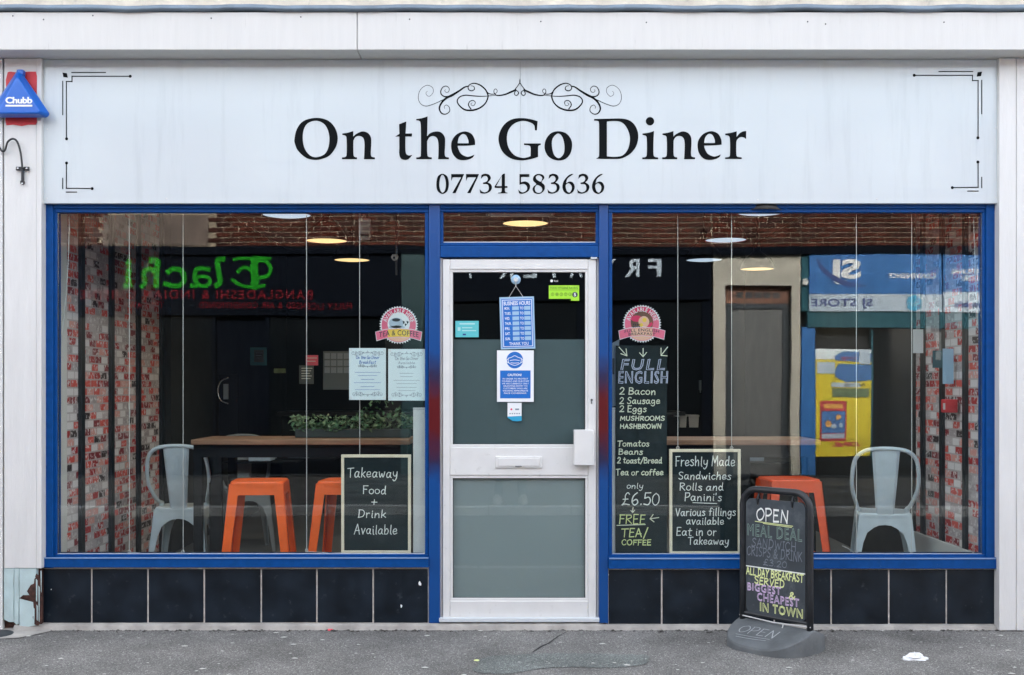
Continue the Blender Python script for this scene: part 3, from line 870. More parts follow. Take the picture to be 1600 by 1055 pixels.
# ------------------------------------------------------------------ the sign
sg = thing('shop_sign', 'wide white shop sign with black lettering and scroll ornaments', 'shop sign', (0, SY, 2.8))
inv = Matrix.Translation((0, -SY, -2.8))
def onsign(o): o.parent = sg; o.matrix_parent_inverse = inv; return o
zt = cb - .002
for px0, px1 in ((68, 812.85), (813.15, 1560)):
    a, b = W(px0, 318, SY), W(px1, 318, SY)
    onsign(MB().box(a.x, b.x, SY, .02, a.z, zt).build('sign_panel', 'sign_white', None, bevel=.0015))
onsign(MB().pbox(70, 1558, 90, 316, .021, .03).build('backing', 'sign_white', None))
fs = at(SY - .0015)
LT = {
 'O': (450, 175, [[(108, 450), (150, 280), (260, 150), (470, 98), (660, 140), (780, 260), (828, 420), (800, 580), (700, 720), (580, 780), (450, 800), (300, 765), (170, 650), (118, 540)],
   [(245, 430), (265, 290), (330, 190), (460, 147), (580, 185), (655, 280), (690, 430), (670, 600), (600, 710), (460, 755), (350, 710), (270, 590)]]),
 'n': (450, 175, [[(905, 360, 1), (1000, 345), (1088, 318, 1), (1088, 410, 1), (1140, 365), (1240, 325), (1330, 350), (1380, 420), (1388, 520), (1380, 690), (1395, 745), (1448, 758, 1), (1448, 788, 1), (1265, 788, 1), (1272, 690), (1275, 520), (1250, 430), (1180, 400), (1120, 425), (1090, 480, 1), (1090, 690), (1105, 745), (1150, 758, 1), (1150, 788, 1), (900, 788, 1), (900, 758, 1), (960, 748), (978, 690), (978, 480), (965, 405), (905, 385, 1)]]),
 't': (610, 175, [[(145, 205, 1), (265, 158, 1), (252, 360, 1), (362, 358, 1), (358, 410, 1), (250, 410, 1), (250, 620), (265, 700), (310, 725), (365, 715, 1), (310, 780), (245, 800), (175, 775), (148, 700), (148, 600), (150, 412, 1), (80, 410, 1), (150, 365, 1)]]),
 'h': (610, 175, [[(430, 118, 1), (520, 105), (620, 75, 1), (612, 405, 1), (670, 350), (770, 325), (850, 345), (905, 420), (912, 520), (905, 690), (920, 745), (975, 760, 1), (975, 788, 1), (795, 788, 1), (802, 690), (800, 520), (775, 435), (710, 402), (650, 425), (612, 490, 1), (615, 690), (632, 745), (690, 758, 1), (690, 788, 1), (430, 788, 1), (430, 760, 1), (490, 748), (508, 690), (508, 300), (500, 180), (480, 150), (430, 140, 1)]]),
 'e': (610, 175, [[(1412, 550, 1), (1405, 460), (1350, 365), (1240, 325), (1110, 370), (1030, 470), (1012, 580), (1040, 700), (1120, 785), (1220, 805), (1320, 788), (1380, 755, 1), (1402, 712, 1), (1330, 740), (1270, 745), (1180, 700), (1130, 610), (1122, 565, 1), (1290, 562)],
   [(1122, 522, 1), (1140, 430), (1200, 370), (1260, 390), (1298, 470), (1302, 522, 1)]]),
 'G': (770, 175, [[(748, 155, 1), (735, 308, 1), (702, 308, 1), (690, 225), (620, 175), (490, 150), (350, 200), (260, 310), (235, 450), (265, 600), (360, 720), (490, 765), (580, 755), (630, 735, 1), (630, 600), (605, 562), (520, 552, 1), (520, 525, 1), (800, 525, 1), (800, 552, 1), (765, 565), (755, 600), (755, 750, 1), (640, 785), (480, 808), (300, 775), (160, 660), (98, 490), (115, 340), (200, 200), (330, 120), (500, 103), (650, 125)]]),
 'o': (770, 175, [[(862, 570), (890, 450), (970, 355), (1090, 322), (1220, 355), (1300, 450), (1322, 560), (1295, 690), (1210, 785), (1090, 810), (960, 770), (885, 680)],
   [(985, 560), (1000, 440), (1085, 360), (1160, 420), (1195, 570), (1180, 700), (1100, 770), (1020, 710)]]),
 'D': (920, 175, [[(88, 118, 1), (300, 113), (560, 112), (700, 155), (790, 260), (825, 400), (795, 560), (700, 690), (560, 770), (420, 785), (120, 780, 1), (160, 750), (172, 690), (172, 300), (168, 180), (150, 152), (88, 145, 1)],
   [(302, 160, 1), (420, 152), (540, 170), (630, 260), (685, 420), (660, 600), (570, 720), (440, 748), (302, 740, 1)]]),
 'i': (920, 175, [[(895, 360, 1), (1000, 345), (1088, 318, 1), (1078, 480), (1078, 690), (1095, 745), (1155, 760, 1), (1155, 788, 1), (890, 788, 1), (890, 760, 1), (950, 748), (968, 690), (968, 480), (955, 405), (895, 385, 1)]]),
 'r': (1030, 175, [[(1100, 355, 1), (1200, 340), (1292, 315, 1), (1290, 410, 1), (1340, 350), (1400, 318), (1452, 312, 1), (1448, 448, 1), (1410, 420), (1350, 415), (1300, 455), (1285, 500, 1), (1285, 690), (1305, 740), (1375, 752, 1), (1375, 778, 1), (1100, 778, 1), (1100, 752, 1), (1165, 740), (1180, 690), (1180, 480), (1165, 400), (1100, 380, 1)]]),
}
def letter(mb, ch, dx=0.0, dy=0.0, fn=fs):
    ox, oy, loops = LT[ch]
    lp = [[(ox + dx + u / 10.667, oy + dy + v / 10.667) for u, v in spl(l, True, 6)] for l in loops]
    mb.poly(lp, fn)
def put_letter(ch, dx=0, dy=0):
    mb = MB(); letter(mb, ch, dx, dy)
    if ch == 'i': mb.poly([[(920 + u / 10.667, 175 + v / 10.667) for u, v in circ(1020, 155, 70)]], fs)
    onsign(mb.build('letter', 'sign_black', None, fix=False))
for ch, dx, dy in (('O', 0, 0), ('n', 0, 0), ('t', 0, 0), ('h', 0, 0), ('e', 0, 0), ('G', 0, 0), ('o', 0, 0), ('D', 0, 0), ('i', 0, 0), ('n', 500.3, 0), ('e', 385.1, -.4), ('r', 0, .6)):
    put_letter(ch, dx, dy)
A_, B_ = (670, 262, 11.43), (800, 262, 10.667)
DG = {
 '0': (A_, [[(135, 300), (160, 160), (245, 110), (330, 160), (358, 290), (330, 420), (245, 470), (160, 420)], [(188, 300), (205, 180), (243, 130), (285, 180), (305, 290), (290, 400), (245, 447), (205, 400)]]),
 '7': (A_, [[(400, 115, 1), (628, 115, 1), (628, 127, 1), (480, 455, 1), (420, 455, 1), (578, 174, 1), (428, 174, 1), (400, 240, 1)]]),
 '3': (A_, [[(930, 205, 1), (940, 130, 1), (1010, 108), (1080, 130), (1108, 185), (1080, 240), (1050, 262, 1), (1110, 300), (1128, 360), (1090, 430), (1000, 465), (920, 455, 1), (908, 380, 1), (940, 420), (1000, 442), (1060, 410), (1072, 350), (1045, 300), (970, 292, 1), (970, 268, 1), (1030, 250), (1055, 200), (1030, 155), (985, 152), (945, 185)]]),
 '4': (A_, [[(1360, 105, 1), (1360, 330, 1), (1405, 330, 1), (1405, 362, 1), (1360, 362, 1), (1360, 410), (1372, 440), (1405, 448, 1), (1405, 460, 1), (1238, 460, 1), (1238, 448, 1), (1290, 440), (1302, 410, 1), (1302, 362, 1), (1175, 362, 1), (1175, 335, 1), (1320, 115, 1)], [(1302, 330, 1), (1302, 145, 1), (1205, 330, 1)]]),
 '5': (B_, [[(125, 108, 1), (290, 108, 1), (290, 155, 1), (150, 158, 1), (150, 245, 1), (220, 230), (280, 260), (302, 320), (270, 395), (180, 435), (120, 430, 1), (102, 360, 1), (140, 400), (190, 412), (245, 375), (250, 320), (215, 280), (170, 272), (125, 288, 1)]]),
 '8': (B_, [[(445, 105), (515, 122), (540, 175), (495, 240), (543, 295), (540, 370), (490, 425), (435, 440), (370, 420), (342, 360), (365, 310), (405, 275), (355, 220), (355, 160), (390, 120)], [(445, 125), (500, 160), (497, 205), (475, 235), (410, 195), (400, 150)], [(425, 290), (490, 325), (505, 370), (480, 410), (440, 420), (395, 400), (380, 350), (395, 310)]]),
 '6': (B_, [[(1030, 105, 1), (1000, 125), (925, 185), (900, 262, 1), (960, 232), (1015, 250), (1045, 320), (1020, 400), (945, 440), (870, 405), (840, 320), (865, 220), (930, 140), (985, 108)], [(945, 262), (990, 300), (995, 360), (960, 415), (915, 390), (895, 320), (905, 280)]]),
}
for ch, dx in (('0', 0), ('7', 0), ('7', 23.2), ('3', 0), ('4', 0), ('5', 0), ('8', 0), ('3', 105.9), ('6', 0), ('3', 152.3), ('6', 46.2)):
    (ox, oy, sc), loops = DG[ch]
    mb = MB(); mb.poly([[(ox + dx + u / sc, oy + v / sc) for u, v in spl(l, True, 6)] for l in loops], fs)
    onsign(mb.build('digit', 'sign_black', None, fix=False))
SCROLL = [
 [(1470, 235, 24), (1400, 265, 26), (1330, 295, 22), (1250, 312, 18), (1190, 308, 14), (1160, 270, 10), (1165, 230, 8), (1190, 222, 8), (1205, 245, 8), (1195, 275, 8), (1150, 295, 10), (1100, 290, 12), (1065, 270, 16), (1030, 220, 20), (960, 165, 20), (880, 140, 16), (820, 155, 14), (790, 190, 14), (800, 230, 14), (840, 247, 14), (880, 225, 14), (870, 185, 10), (830, 175, 8)],
 [(1060, 270, 20), (1075, 330, 18), (1040, 420, 18), (960, 490, 22), (850, 525, 24), (740, 515, 22), (660, 450, 18), (635, 390, 16), (670, 335, 16), (750, 310, 16), (850, 318, 14), (960, 325, 12), (1070, 322, 9), (1180, 310, 6)],
 [(830, 505, 16), (795, 450, 14), (815, 400, 12), (860, 385, 11), (892, 410, 9), (880, 450, 8), (850, 460, 7), (830, 435, 6), (850, 418, 5)],
 [(800, 180, 14), (740, 195, 20), (660, 250, 26), (560, 310, 34), (480, 350, 30), (410, 420, 26), (380, 500, 22), (410, 565, 18), (470, 580, 14), (525, 540, 11), (520, 480, 9), (480, 450, 8), (450, 470, 7), (455, 500, 6)],
 [(540, 320, 20), (460, 330, 18), (410, 300, 16), (400, 250, 14), (430, 195, 12), (480, 180, 10), (520, 215, 9), (510, 260, 8), (475, 268, 7), (455, 245, 6), (470, 230, 5)],
 [(500, 340, 14), (400, 390, 10), (300, 435, 8), (190, 465, 8), (110, 430, 7), (78, 340, 7), (110, 230, 6), (200, 168, 6), (280, 200, 6), (290, 270, 5), (240, 325, 5), (195, 305, 5), (190, 270, 4.5), (210, 255, 4)],
 [(1530, 85, 8), (1528, 130, 12), (1490, 190, 11), (1455, 235, 14)],
 [(1470, 240, 12), (1452, 290, 12), (1480, 315, 12), (1510, 285, 14), (1500, 255, 12), (1470, 240, 10)],
]
mb = MB()
for st in SCROLL:
    for mir in (0, 1):
        ribbon(mb, [((645 + u / 9.143) if not mir else 2 * 812.3 - (645 + u / 9.143), 115 + v / 9.143, w / 9.143) for u, v, w in st], None, fs, 7)
onsign(mb.build('scroll_ornament', 'sign_black', None, fix=False))
for mir in (0, 1):
    m_ = (lambda u, v: fs(u, v)) if not mir else (lambda u, v: fs(1632 - u, v - 1.5))
    mb = MB()
    for ln in ([(204, 119.3), (112.5, 119.3)], [(112.5, 119), (112.5, 128)], [(112.8, 127.5), (103.3, 127.5)], [(103.7, 127.3), (103.7, 217)], [(112, 113.4), (165, 113.4)], [(98, 127), (98, 179.5)]):
        ribbon(mb, ln, 1.5, m_)
    for c in ((203.5, 119.3), (104, 217)): mb.poly([circ(c[0], c[1], 2.4, 12)], m_)
    mb.poly([[(97.5, 113.5), (104.5, 114.5), (106, 121.5), (99, 120.5)]], m_)
    onsign(mb.build('corner_ornament', 'sign_black', None, fix=False))
    mb = MB()
    for ln in ([(103.7, 255), (103.7, 294.6)], [(103.3, 294.3), (144, 294.7)], [(98, 278.5), (98, 295)], [(103.5, 300.2), (120, 300.2)]): ribbon(mb, ln, 1.5, m_)
    for c in ((104, 254.8), (144, 294.8)): mb.poly([circ(c[0], c[1], 2.4, 12)], m_)
    onsign(mb.build('corner_ornament', 'sign_black', None, fix=False))
for px, py in ((73.5, 202), (73, 310), (260, 310.5), (443, 313), (623, 313), (806, 313), (818, 314), (1001, 312.5), (1184, 312.5), (1370, 311), (1556, 200), (1556, 309), (1557, 90)):
    onsign(MB().lathe([(0, -.0025), (.0035, -.002), (.0042, 0), (.0042, .003)], W(px, py, SY), 10, 'y').build('screw_cap', 'plastic_white', None))

# ------------------------------------------------------------------ alarm box and cable on the left pilaster
al = thing('alarm_box', 'blue triangular burglar alarm box with white lettering above the left pilaster', 'alarm box', W(30, 150, -.06))
ainv = Matrix.Translation(-al.location)
def on(e, o): o.parent = e; o.matrix_parent_inverse = Matrix.Translation(-e.location); return o
tri_b = [(31, 109), (78, 178), (74, 184), (-14, 184), (-18, 178), (27, 110)]
tri_f = [(29, 122), (62, 174), (59, 177.5), (-1, 177.5), (-3, 174), (24, 122)]
mb = MB(); a = [W(u, v, -.057) for u, v in tri_b]; b = [W(u, v, -.085) for u, v in tri_b]; c = [W(u, v, -.14) for u, v in tri_f]
n = 6
mb.add(a + b + c, [tuple(range(n - 1, -1, -1)), tuple(range(2 * n, 3 * n))] + [(k * n + i, k * n + (i + 1) % n, (k + 1) * n + (i + 1) % n, (k + 1) * n + i) for k in (0, 1) for i in range(n)])
on(al, mb.build('cover', 'alarm_blue', None, bevel=.008))
on(al, MB().pbox(25, 36, 108, 118, -.10, -.06).build('cap', 'alarm_blue', None, bevel=.008))
mb = MB(); prnt(mb, 'Chubb', 8.5, 50.5, 151.5, 162, at(-.1425), offset=.035, space=.93)
on(al, mb.build('lettering', 'white_print', None, fix=False))
on(al, flat(None, 'white_bar', 'white_print', [rect(8.5, 50.5, 163.8, 166.6)], at(-.1425)))
cb_ = thing('hanging_cable', 'short black cable looping to a T shaped bracket on the white pilaster', 'cable', W(34, 262, -.058))
pts = [W(u, v, -.075) for u, v in spl([(-6, 222), (3, 236), (8, 234), (12, 222), (20, 217), (27, 222), (32, 238), (34.5, 258), (34.8, 264)], False, 5)]
on(cb_, MB().tube(pts, .0055, 8).build('cable', 'black_metal', None, smooth=True))
mb = MB(); mb.pbox(24.5, 45.5, 260.5, 266.5, -.066, -.059)
on(cb_, mb.build('bracket_bar', 'black_metal', None, bevel=.002))
mb = MB(); mb.poly([[(33, 266), (37, 266), (36.5, 274), (38, 284), (37, 290.5), (34.5, 292), (32, 290), (31.5, 284), (33, 274)]], at(-.064))
mb2 = MB(); mb2.pbox(33, 37, 266, 284, -.066, -.059); mb2.lathe([(0, -.003), (.011, -.003), (.012, 0), (.012, .006)], W(34.8, 285, -.062), 14, 'y')
on(cb_, mb2.build('bracket_tongue', 'black_metal', None))
for u, v in ((28, 263.4), (42, 263.4), (34.8, 287)):
    on(cb_, MB().lathe([(0, -.003), (.0045, -.002), (.005, 0)], W(u, v, -.0668), 10, 'y').build('screw', 'steel', None))

# ------------------------------------------------------------------ inside the shop: shell
IX0, IX1, IYB, IZ0, IZ1 = -2.56, 2.615, 6.4, .10, 2.86
struct(MB().box(IX0 - .1, IX1 + .1, .12, IYB + .1, -.05, IZ0), 'shop_floor', 'floor_dark', 'dark floor inside the shop')
struct(MB().box(IX0 - .1, IX1 + .1, .08, IYB + .1, IZ1, IZ1 + .1), 'shop_ceiling', 'ceiling_dark', 'dark ceiling inside the shop')
struct(MB().box(IX0 - .1, IX1 + .1, IYB, IYB + .1, IZ0, IZ1), 'back_wall', 'dark_wall', 'dark back wall of the shop')
WL = struct(MB().box(IX0 - .1, IX0, .10, 2.12, IZ0, IZ1), 'left_wall', 'brick_wallpaper', 'left inner wall papered with whitewashed brick print')
struct(MB().box(IX0 - .1, IX0 + .05, 2.125, IYB, IZ0, IZ1), 'left_wall_rear', 'dark_wall', 'rear part of the left inner wall, coloured dark for the fading light')  # dark colour stands in for light falling off along the papered wall
WR = struct(MB().box(IX1, IX1 + .1, .10, 1.12, IZ0, IZ1), 'right_wall', 'brick_wallpaper', 'right inner wall papered with whitewashed brick print')
struct(MB().box(IX1 - .02, IX1 + .1, 1.125, IYB, IZ0, IZ1), 'right_wall_rear', 'dark_wall', 'rear part of the right inner wall, coloured dark for the fading light')  # wallpaper stops short; the dark colour imitates the loss of light
for y in (.10, .50, 1.0, 1.52, 2.03):
    MB().box(IX0, IX0 + .02, y - .028, y + .032, IZ0, IZ1 - .01).build('batten', 'batten', WL)
for y in (.30, .65, .97):
    MB().box(IX1 - .02, IX1, y - .022, y + .022, IZ0, IZ1 - .01).build('batten', 'batten', WR)
MB().box(IX1 - .035, IX1 - .021, .12, 1.1, IZ0, IZ0 + .30).build('skirting_panel', 'plastic_white', WR, bevel=.004)
struct(MB().box(IX0 - .1, IX1 + .1, .05, .12, 2.36, IZ1), 'front_lintel', 'dark_wall', 'inside face of the lintel over the windows')
struct(MB().box(IX0 - .1, -.46, .145, .16, -.05, .40).box(.53, IX1 + .1, .145, .16, -.05, .40), 'front_low_wall', 'dark_wall', 'inside face of the low wall under the windows')

# wall notices, sensor and camera
def notice(name, label, px0, px1, py0, py1, y, m, extra=(), cat='notice'):
    t = thing(name, label, cat, W((px0 + px1) / 2, py1, y))
    on(t, MB().pbox(px0, px1, py0, py1, y, y + .006).build('sheet', m, None))
    for (nm, mm, loops) in extra:
        on(t, flat(None, nm, mm, loops, at(y - .0015)))
    return t
lines = lambda x0, x1, ys, h=1.1: [rect(x0, x1 - (i * 37 % 5), v, v + h) for i, v in enumerate(ys)]
notice('wall_notice', 'teal bordered notice on the dark wall behind the left window', 391, 417, 543, 571, 3.2, 'store_teal', [('inset', 'dark_print', [rect(397, 412, 547, 566)]), ('printed_lines', 'grey_ink', lines(400, 411, (551, 555, 559)))])
notice('wall_notice', 'small pink card in the dark behind the left window', 478, 497, 555, 571, 3.0, 'sticker_pink', [('printed_lines', 'paper', lines(480, 495, (559, 564)))])
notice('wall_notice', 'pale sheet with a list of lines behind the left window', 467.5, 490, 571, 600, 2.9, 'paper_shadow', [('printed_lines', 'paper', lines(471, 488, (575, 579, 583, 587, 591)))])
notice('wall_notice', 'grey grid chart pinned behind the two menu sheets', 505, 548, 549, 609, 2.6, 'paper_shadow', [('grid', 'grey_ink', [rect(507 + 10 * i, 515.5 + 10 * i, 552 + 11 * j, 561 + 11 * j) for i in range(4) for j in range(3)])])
notice('wall_notice', 'green label behind the left window', 428, 446, 576, 583, 3.2, 'leaf_pale')
t = thing('wall_sensor', 'white sensor box high behind the left window', 'sensor', W(569, 373, 1.0))
on(t, MB().pbox(560, 578.5, 340, 374, 1.0, 1.05).build('housing', 'plastic_white', None, bevel=.008))
on(t, MB().pbox(562, 577, 366, 370, .997, 1.0).build('slot', 'dark_print', None))
on(t, MB().pbox(566, 573, 300, 342, 1.02, 1.06).build('bracket', 'lamp_black', None))
t = thing('dome_camera', 'small white dome camera beside the left mullion', 'camera', W(617, 402, .6))
c = W(617, 402, .6)
on(t, MB().lathe([(0, -.022), (.012, -.018), (.019, -.008), (.022, .004), (.016, .016), (0, .018)], c, 18).build('dome', 'plastic_white', None, smooth=True))
on(t, MB().lathe([(0, -.0), (.007, .0), (.009, .006)], (c.x - .003, c.y - .0215, c.z - .004), 12, 'y').build('lens', 'dark_glass', None))
on(t, MB().tube([(c.x, c.y, c.z + .015), (c.x + .01, c.y, 2.0), (c.x + .01, c.y, IZ1)], .006).build('arm', 'lamp_black', None))
# grab handle on an inner door
t = thing('grab_handle', 'curved chrome handle shining in the dark behind the left window', 'handle', W(345, 611, 3.0))
on(t, MB().tube([W(u, v, 3.0) for u, v in spl([(357, 590), (345, 596), (340, 611), (345, 626), (357, 631)], False, 5)], .008).build('bar', 'steel', None, smooth=True))
on(t, MB().pbox(349, 356, 600, 624, 3.01, 3.03).build('plate', 'grey_ink', None))
on(t, MB().pbox(343, 372, 585, 690, 3.03, 3.05).build('door_edge', 'dark_paint', None))

# pendant lamps
def pendant(name, label, px, py, warm, red, Z=2.30):
    k = (HZ - py) / (Z - H)              # pixels per metre at the lamp
    y = F / k - D; x = (px - 800) / k
    t = thing(name, label, 'pendant lamp', (x, y, Z), group='pendant lamps hanging in the shop')
    m = 'lamp_red' if red else 'lamp_black'
    MB().lathe([(.137, 0), (.139, .006), (.128, .045), (.098, .095), (.052, .135), (.03, .15), (.028, .19), (.0, .192)], (0, 0, 0), 32).build('shade', m, t, smooth=True)
    MB().lathe([(0, .018), (.10, .016), (.133, .004)], (0, 0, 0), 32).build('diffuser', 'lamp_warm' if warm else 'lamp_cool', t, smooth=True)
    MB().tube([(0, 0, .19), (0, 0, IZ1 - Z)], .004, 6).build('flex', 'lamp_black', t)
    MB().lathe([(0, .192), (.02, .19), (.022, .215), (.012, .235), (0, .236)], (0, 0, 0), 14).build('lamp_cap', m, t, smooth=True)
    ld = bpy.data.lights.new('lamp_glow', 'SPOT'); ld.energy = 2.6; ld.spot_size = radians(165); ld.spot_blend = .6; ld.shadow_soft_size = .09
    ld.color = (1, .78, .52) if warm else (.95, .97, 1)
    lo_ = bpy.data.objects.new('lamp_glow', ld); scene.collection.objects.link(lo_); lo_.parent = t; lo_.location = (0, 0, -.004)
pendant('pendant_lamp', 'pendant lamp seen as a thin white sliver high in the left window', 448, 337, False, False)
pendant('pendant_lamp', 'red shaded pendant lamp with warm glow, middle of the left window', 510, 377, True, True)
pendant('pendant_lamp', 'farther pendant lamp with warm glow near the dome camera', 550, 407, True, False)
pendant('pendant_lamp', 'warm glowing pendant lamp behind the small pane over the door', 821, 350, True, False)
pendant('pendant_lamp', 'largest cool white pendant lamp at the top of the right window', 1190, 333, False, False)
pendant('pendant_lamp', 'middle cool white pendant lamp of the row in the right window', 1134, 376, False, True)
pendant('pendant_lamp', 'farthest cool white pendant lamp of the row in the right window', 1100, 407, False, False)
pendant('pendant_lamp', 'small warm pendant lamp in front of the reflected cream wall', 1183, 421, True, False)
t = thing('door_closer', 'pale strip light casing behind the pane over the door', 'light casing', W(811, 337, .3))
on(t, MB().pbox(765, 859, 324, 336.5, .3, .36).build('casing', 'plastic_white', None, bevel=.006))
for a in ((759, 762, 326, 336), (862, 865, 326, 336)): on(t, MB().pbox(*a, .31, .35).build('end_bracket', 'plastic_white', None))

# hanging display wires and blind chains
def wires(label, px0, px1, pt, pb, y=.09):
    t = thing('hanging_wires', label, 'wire', W((px0 + px1) / 2, pb, y), group='pairs of thin display wires in the windows')
    for px in (px0, px1):
        on(t, MB().tube([W(px, pt, y), W(px + .2, pb, y)], .0019, 6).build('wire', 'cord', None))
        p = W(px, pb - 2, y)
        on(t, MB().tube([(p.x + .008 * cos(a * pi / 6), p.y, p.z + .008 * sin(a * pi / 6)) for a in range(12)], .0018, 6, closed=True).build('ring', 'cord', None))
    return t
tw = wires('pair of thin white wires before the brick papered left wall', 202, 286, 326, 864)
on(tw, MB().tube([W(203, 863, .09), W(244, 865.5, .088), W(285, 863.5, .09)], .0016, 6).build('bottom_wire', 'cord', None))
tw = wires('pair of thin white wires beside the takeaway chalkboard', 479, 562, 326, 862)
on(tw, MB().tube([W(480, 862, .09), W(515, 864, .088), W(561, 862, .09)], .0016, 6).build('bottom_wire', 'cord', None))
wires('pair of thin white wires above the freshly made chalkboard', 1059, 1143, 326, 702)
tw = wires('pair of thin white wires in front of the right grey chair', 1338, 1424.5, 326, 866)
on(tw, MB().tube([W(u, v, .1) for u, v in ((1316, 853), (1325, 857), (1337, 866))], .0022, 6).build('loose_end', 'cord', None))
def chain(label, pts, y):
    t = thing('blind_chain', label, 'chain', W(pts[-1][0], pts[-1][1], y), group='beaded blind chains')
    line = spl(pts, False, 40)
    on(t, MB().tube([W(u, v, y) for u, v in line[::8]], .0022, 6).build('cord', 'cord', None))
    mb = MB(); acc = 0
    for i in range(0, len(line) - 1, 2):
        p = W(*line[i], y)
        mb.lathe([(0, -.0042), (.0036, -.002), (.0036, .002), (0, .0042)], p, 6)
    tag(on(t, mb.build('bead', 'plastic_white', None)), kind='stuff')
chain('beaded blind chain hanging slanted at the far left of the left window', [(109, 330), (106, 420), (101, 480), (97, 520), (94, 560)], .10)
chain('beaded blind chain hanging at the far right of the right window', [(1521, 330), (1524, 420), (1528, 500), (1531, 575), (1530, 640), (1527, 660)], .10)

# ------------------------------------------------------------------ furniture
def arch_leg(H_, top, bot, t=.006, arch=True, wl=.05):
    """one folded-sheet corner leg: two plates meeting on the corner line; local corner at (+,+)"""
    mb = MB()
    def plate(sw):
        pts = []
        if arch:
            # outline: corner line down, foot, then up along an arch to the middle of the side
            ed = lambda z: bot + (top - bot) * z
            pts = [(bot, 0), (top, H_), (0, H_), (0, H_ * .87), (.035, H_ * .862), (.065, H_ * .83), (ed(.76) - .062, H_ * .76), (ed(.62) - .045, H_ * .62), (ed(.4) - .036, H_ * .4), (bot - .028, 0)]
        else:
            pts = [(bot, 0), (top, H_), (0, H_), (0, H_ - wl * 1.25), (top - wl * 1.0, H_ - wl * 1.25), (bot - wl * .8, 0)]
        out, inn = [], []
        for (u, z) in pts:
            e = bot + (top - bot) * z / H_     # distance of this side plane from the axis
            a = (u, -e, z) if not sw else (-e, u, z)
            b = (u, -(e - t), z) if not sw else (-(e - t), u, z)
            out.append((-a[0], a[1], a[2]) if not sw else (a[0], -a[1], a[2])); inn.append((-b[0], b[1], b[2]) if not sw else (b[0], -b[1], b[2]))
        n = len(pts)
        tri = tessellate_polygon([[Vector((p[0], p[1], 0)) for p in pts]])
        mb.add(out, tri); mb.add(inn, tri)
        mb.add(out + inn, [(i, (i + 1) % n, n + (i + 1) % n, n + i) for i in range(n)])
    plate(False); plate(True)
    return mb
def seat_plate(s, z, t=.03, dish=.008, rr=.05):
    mb = MB(); n = 32
    def sq(a, s_):
        c, q = cos(a), sin(a); e = 2 / 7
        return (s_ * math.copysign(abs(c) ** e, c), s_ * math.copysign(abs(q) ** e, q))
    rings = [(s * 1.0, z - t), (s * 1.0, z - .008), (s * .97, z), (s * .8, z - .001), (s * .4, z - dish), (0.001, z - dish)]
    v = [(*sq(2 * pi * k / n + .01, r), zz) for r, zz in rings for k in range(n)]
    f = [(i * n + k, i * n + (k + 1) % n, (i + 1) * n + (k + 1) % n, (i + 1) * n + k) for i in range(len(rings) - 1) for k in range(n)]
    return mb.add(v, f)
def stool(label, loc, rz, m, Hs=.685):
    t = thing('bar_stool', label, 'stool', loc, rz, group='metal stools in the windows')
    s = .155
    seat_plate(s, Hs, .035).build('seat', m, t, smooth=False)
    l0 = arch_leg(Hs - .012, s - .003, .215, arch=False, wl=.05).build('leg', m, t)
    for k in (1, 2, 3):
        c = l0.copy(); scene.collection.objects.link(c); c.parent = t; c.rotation_euler.z = k * pi / 2
    e = .215 + (s - .215) * .22 / Hs - .012
    r0 = MB().box(-e, e, -e - .006, -e + .006, .205, .232).build('foot_rail', m, t)
    for k in (1, 2, 3):
        c = r0.copy(); scene.collection.objects.link(c); c.parent = t; c.rotation_euler.z = k * pi / 2
    return t
def chair(label, loc, rz, m='grey_blue_metal'):
    """sheet-metal cafe chair; its back rises on local -y"""
    t = thing('metal_chair', label, 'chair', loc, rz, group='grey metal cafe chairs in the windows')
    s = .16
    seat_plate(s, .455, .03, .012).build('seat', m, t)
    l0 = arch_leg(.443, s - .004, .20, arch=True).build('leg', m, t)
    for k in (1, 2, 3):
        c = l0.copy(); scene.collection.objects.link(c); c.parent = t; c.rotation_euler.z = k * pi / 2
    hoop = spl([(-.170, .10), (-.185, .02), (-.195, -.06), (-.19, -.10)], False, 3)
    pts = [(-.148, .03, .47), (-.160, -.06, .50), (-.190, -.14, .60), (-.192, -.18, .70), (-.175, -.205, .79), (-.125, -.222, .838), (-.06, -.228, .852), (0, -.23, .855)]
    pts = pts + [(-x, y, z) for x, y, z in pts[-2::-1]]
    sm = []
    for i in range(len(pts) - 1):
        p0, p1, p2, p3 = (Vector(pts[max(i - 1, 0)]), Vector(pts[i]), Vector(pts[i + 1]), Vector(pts[min(i + 2, len(pts) - 1)]))
        for k in range(4):
            q = k / 4
            sm.append(.5 * ((2 * p1) + (p2 - p0) * q + (2 * p0 - 5 * p1 + 4 * p2 - p3) * q * q + (3 * p1 - p0 - 3 * p2 + p3) * q ** 3))
    sm.append(Vector(pts[-1]))
    MB().tube(sm, .0125, 10).build('back_hoop', m, t, smooth=True)
    mb = MB(); v, f = [], []
    rows = 8
    for j in range(rows + 1):
        q = j / rows
        z = .445 + .405 * q; y = -.154 - .075 * q ** .8
        hw = .052 + .030 * q
        for (x, o) in ((-hw, .006), (-hw * .8, -.004), (hw * .8, -.004), (hw, .006)):
            v.append((x, y + o, z))
        for (x, o) in ((-hw, .012), (-hw * .8, .002), (hw * .8, .002), (hw, .012)):
            v.append((x, y + o, z))
    for j in range(rows):
        for k in (0, 1, 2, 4, 5, 6):
            a = j * 8 + k; f.append((a, a + 1, a + 9, a + 8))
        for k in ((0, 4), (3, 7)):
            a, b = j * 8 + k[0], j * 8 + k[1]; f.append((a, b, b + 8, a + 8))
    mb.add(v, f).build('back_splat', m, t)
    for sx_ in (-1, 1):
        MB().lathe([(0, -.012), (.018, -.01), (.018, .01), (0, .012)], (sx_ * .146, .0, .462), 12).build('joint_cap', m, t)
    return t
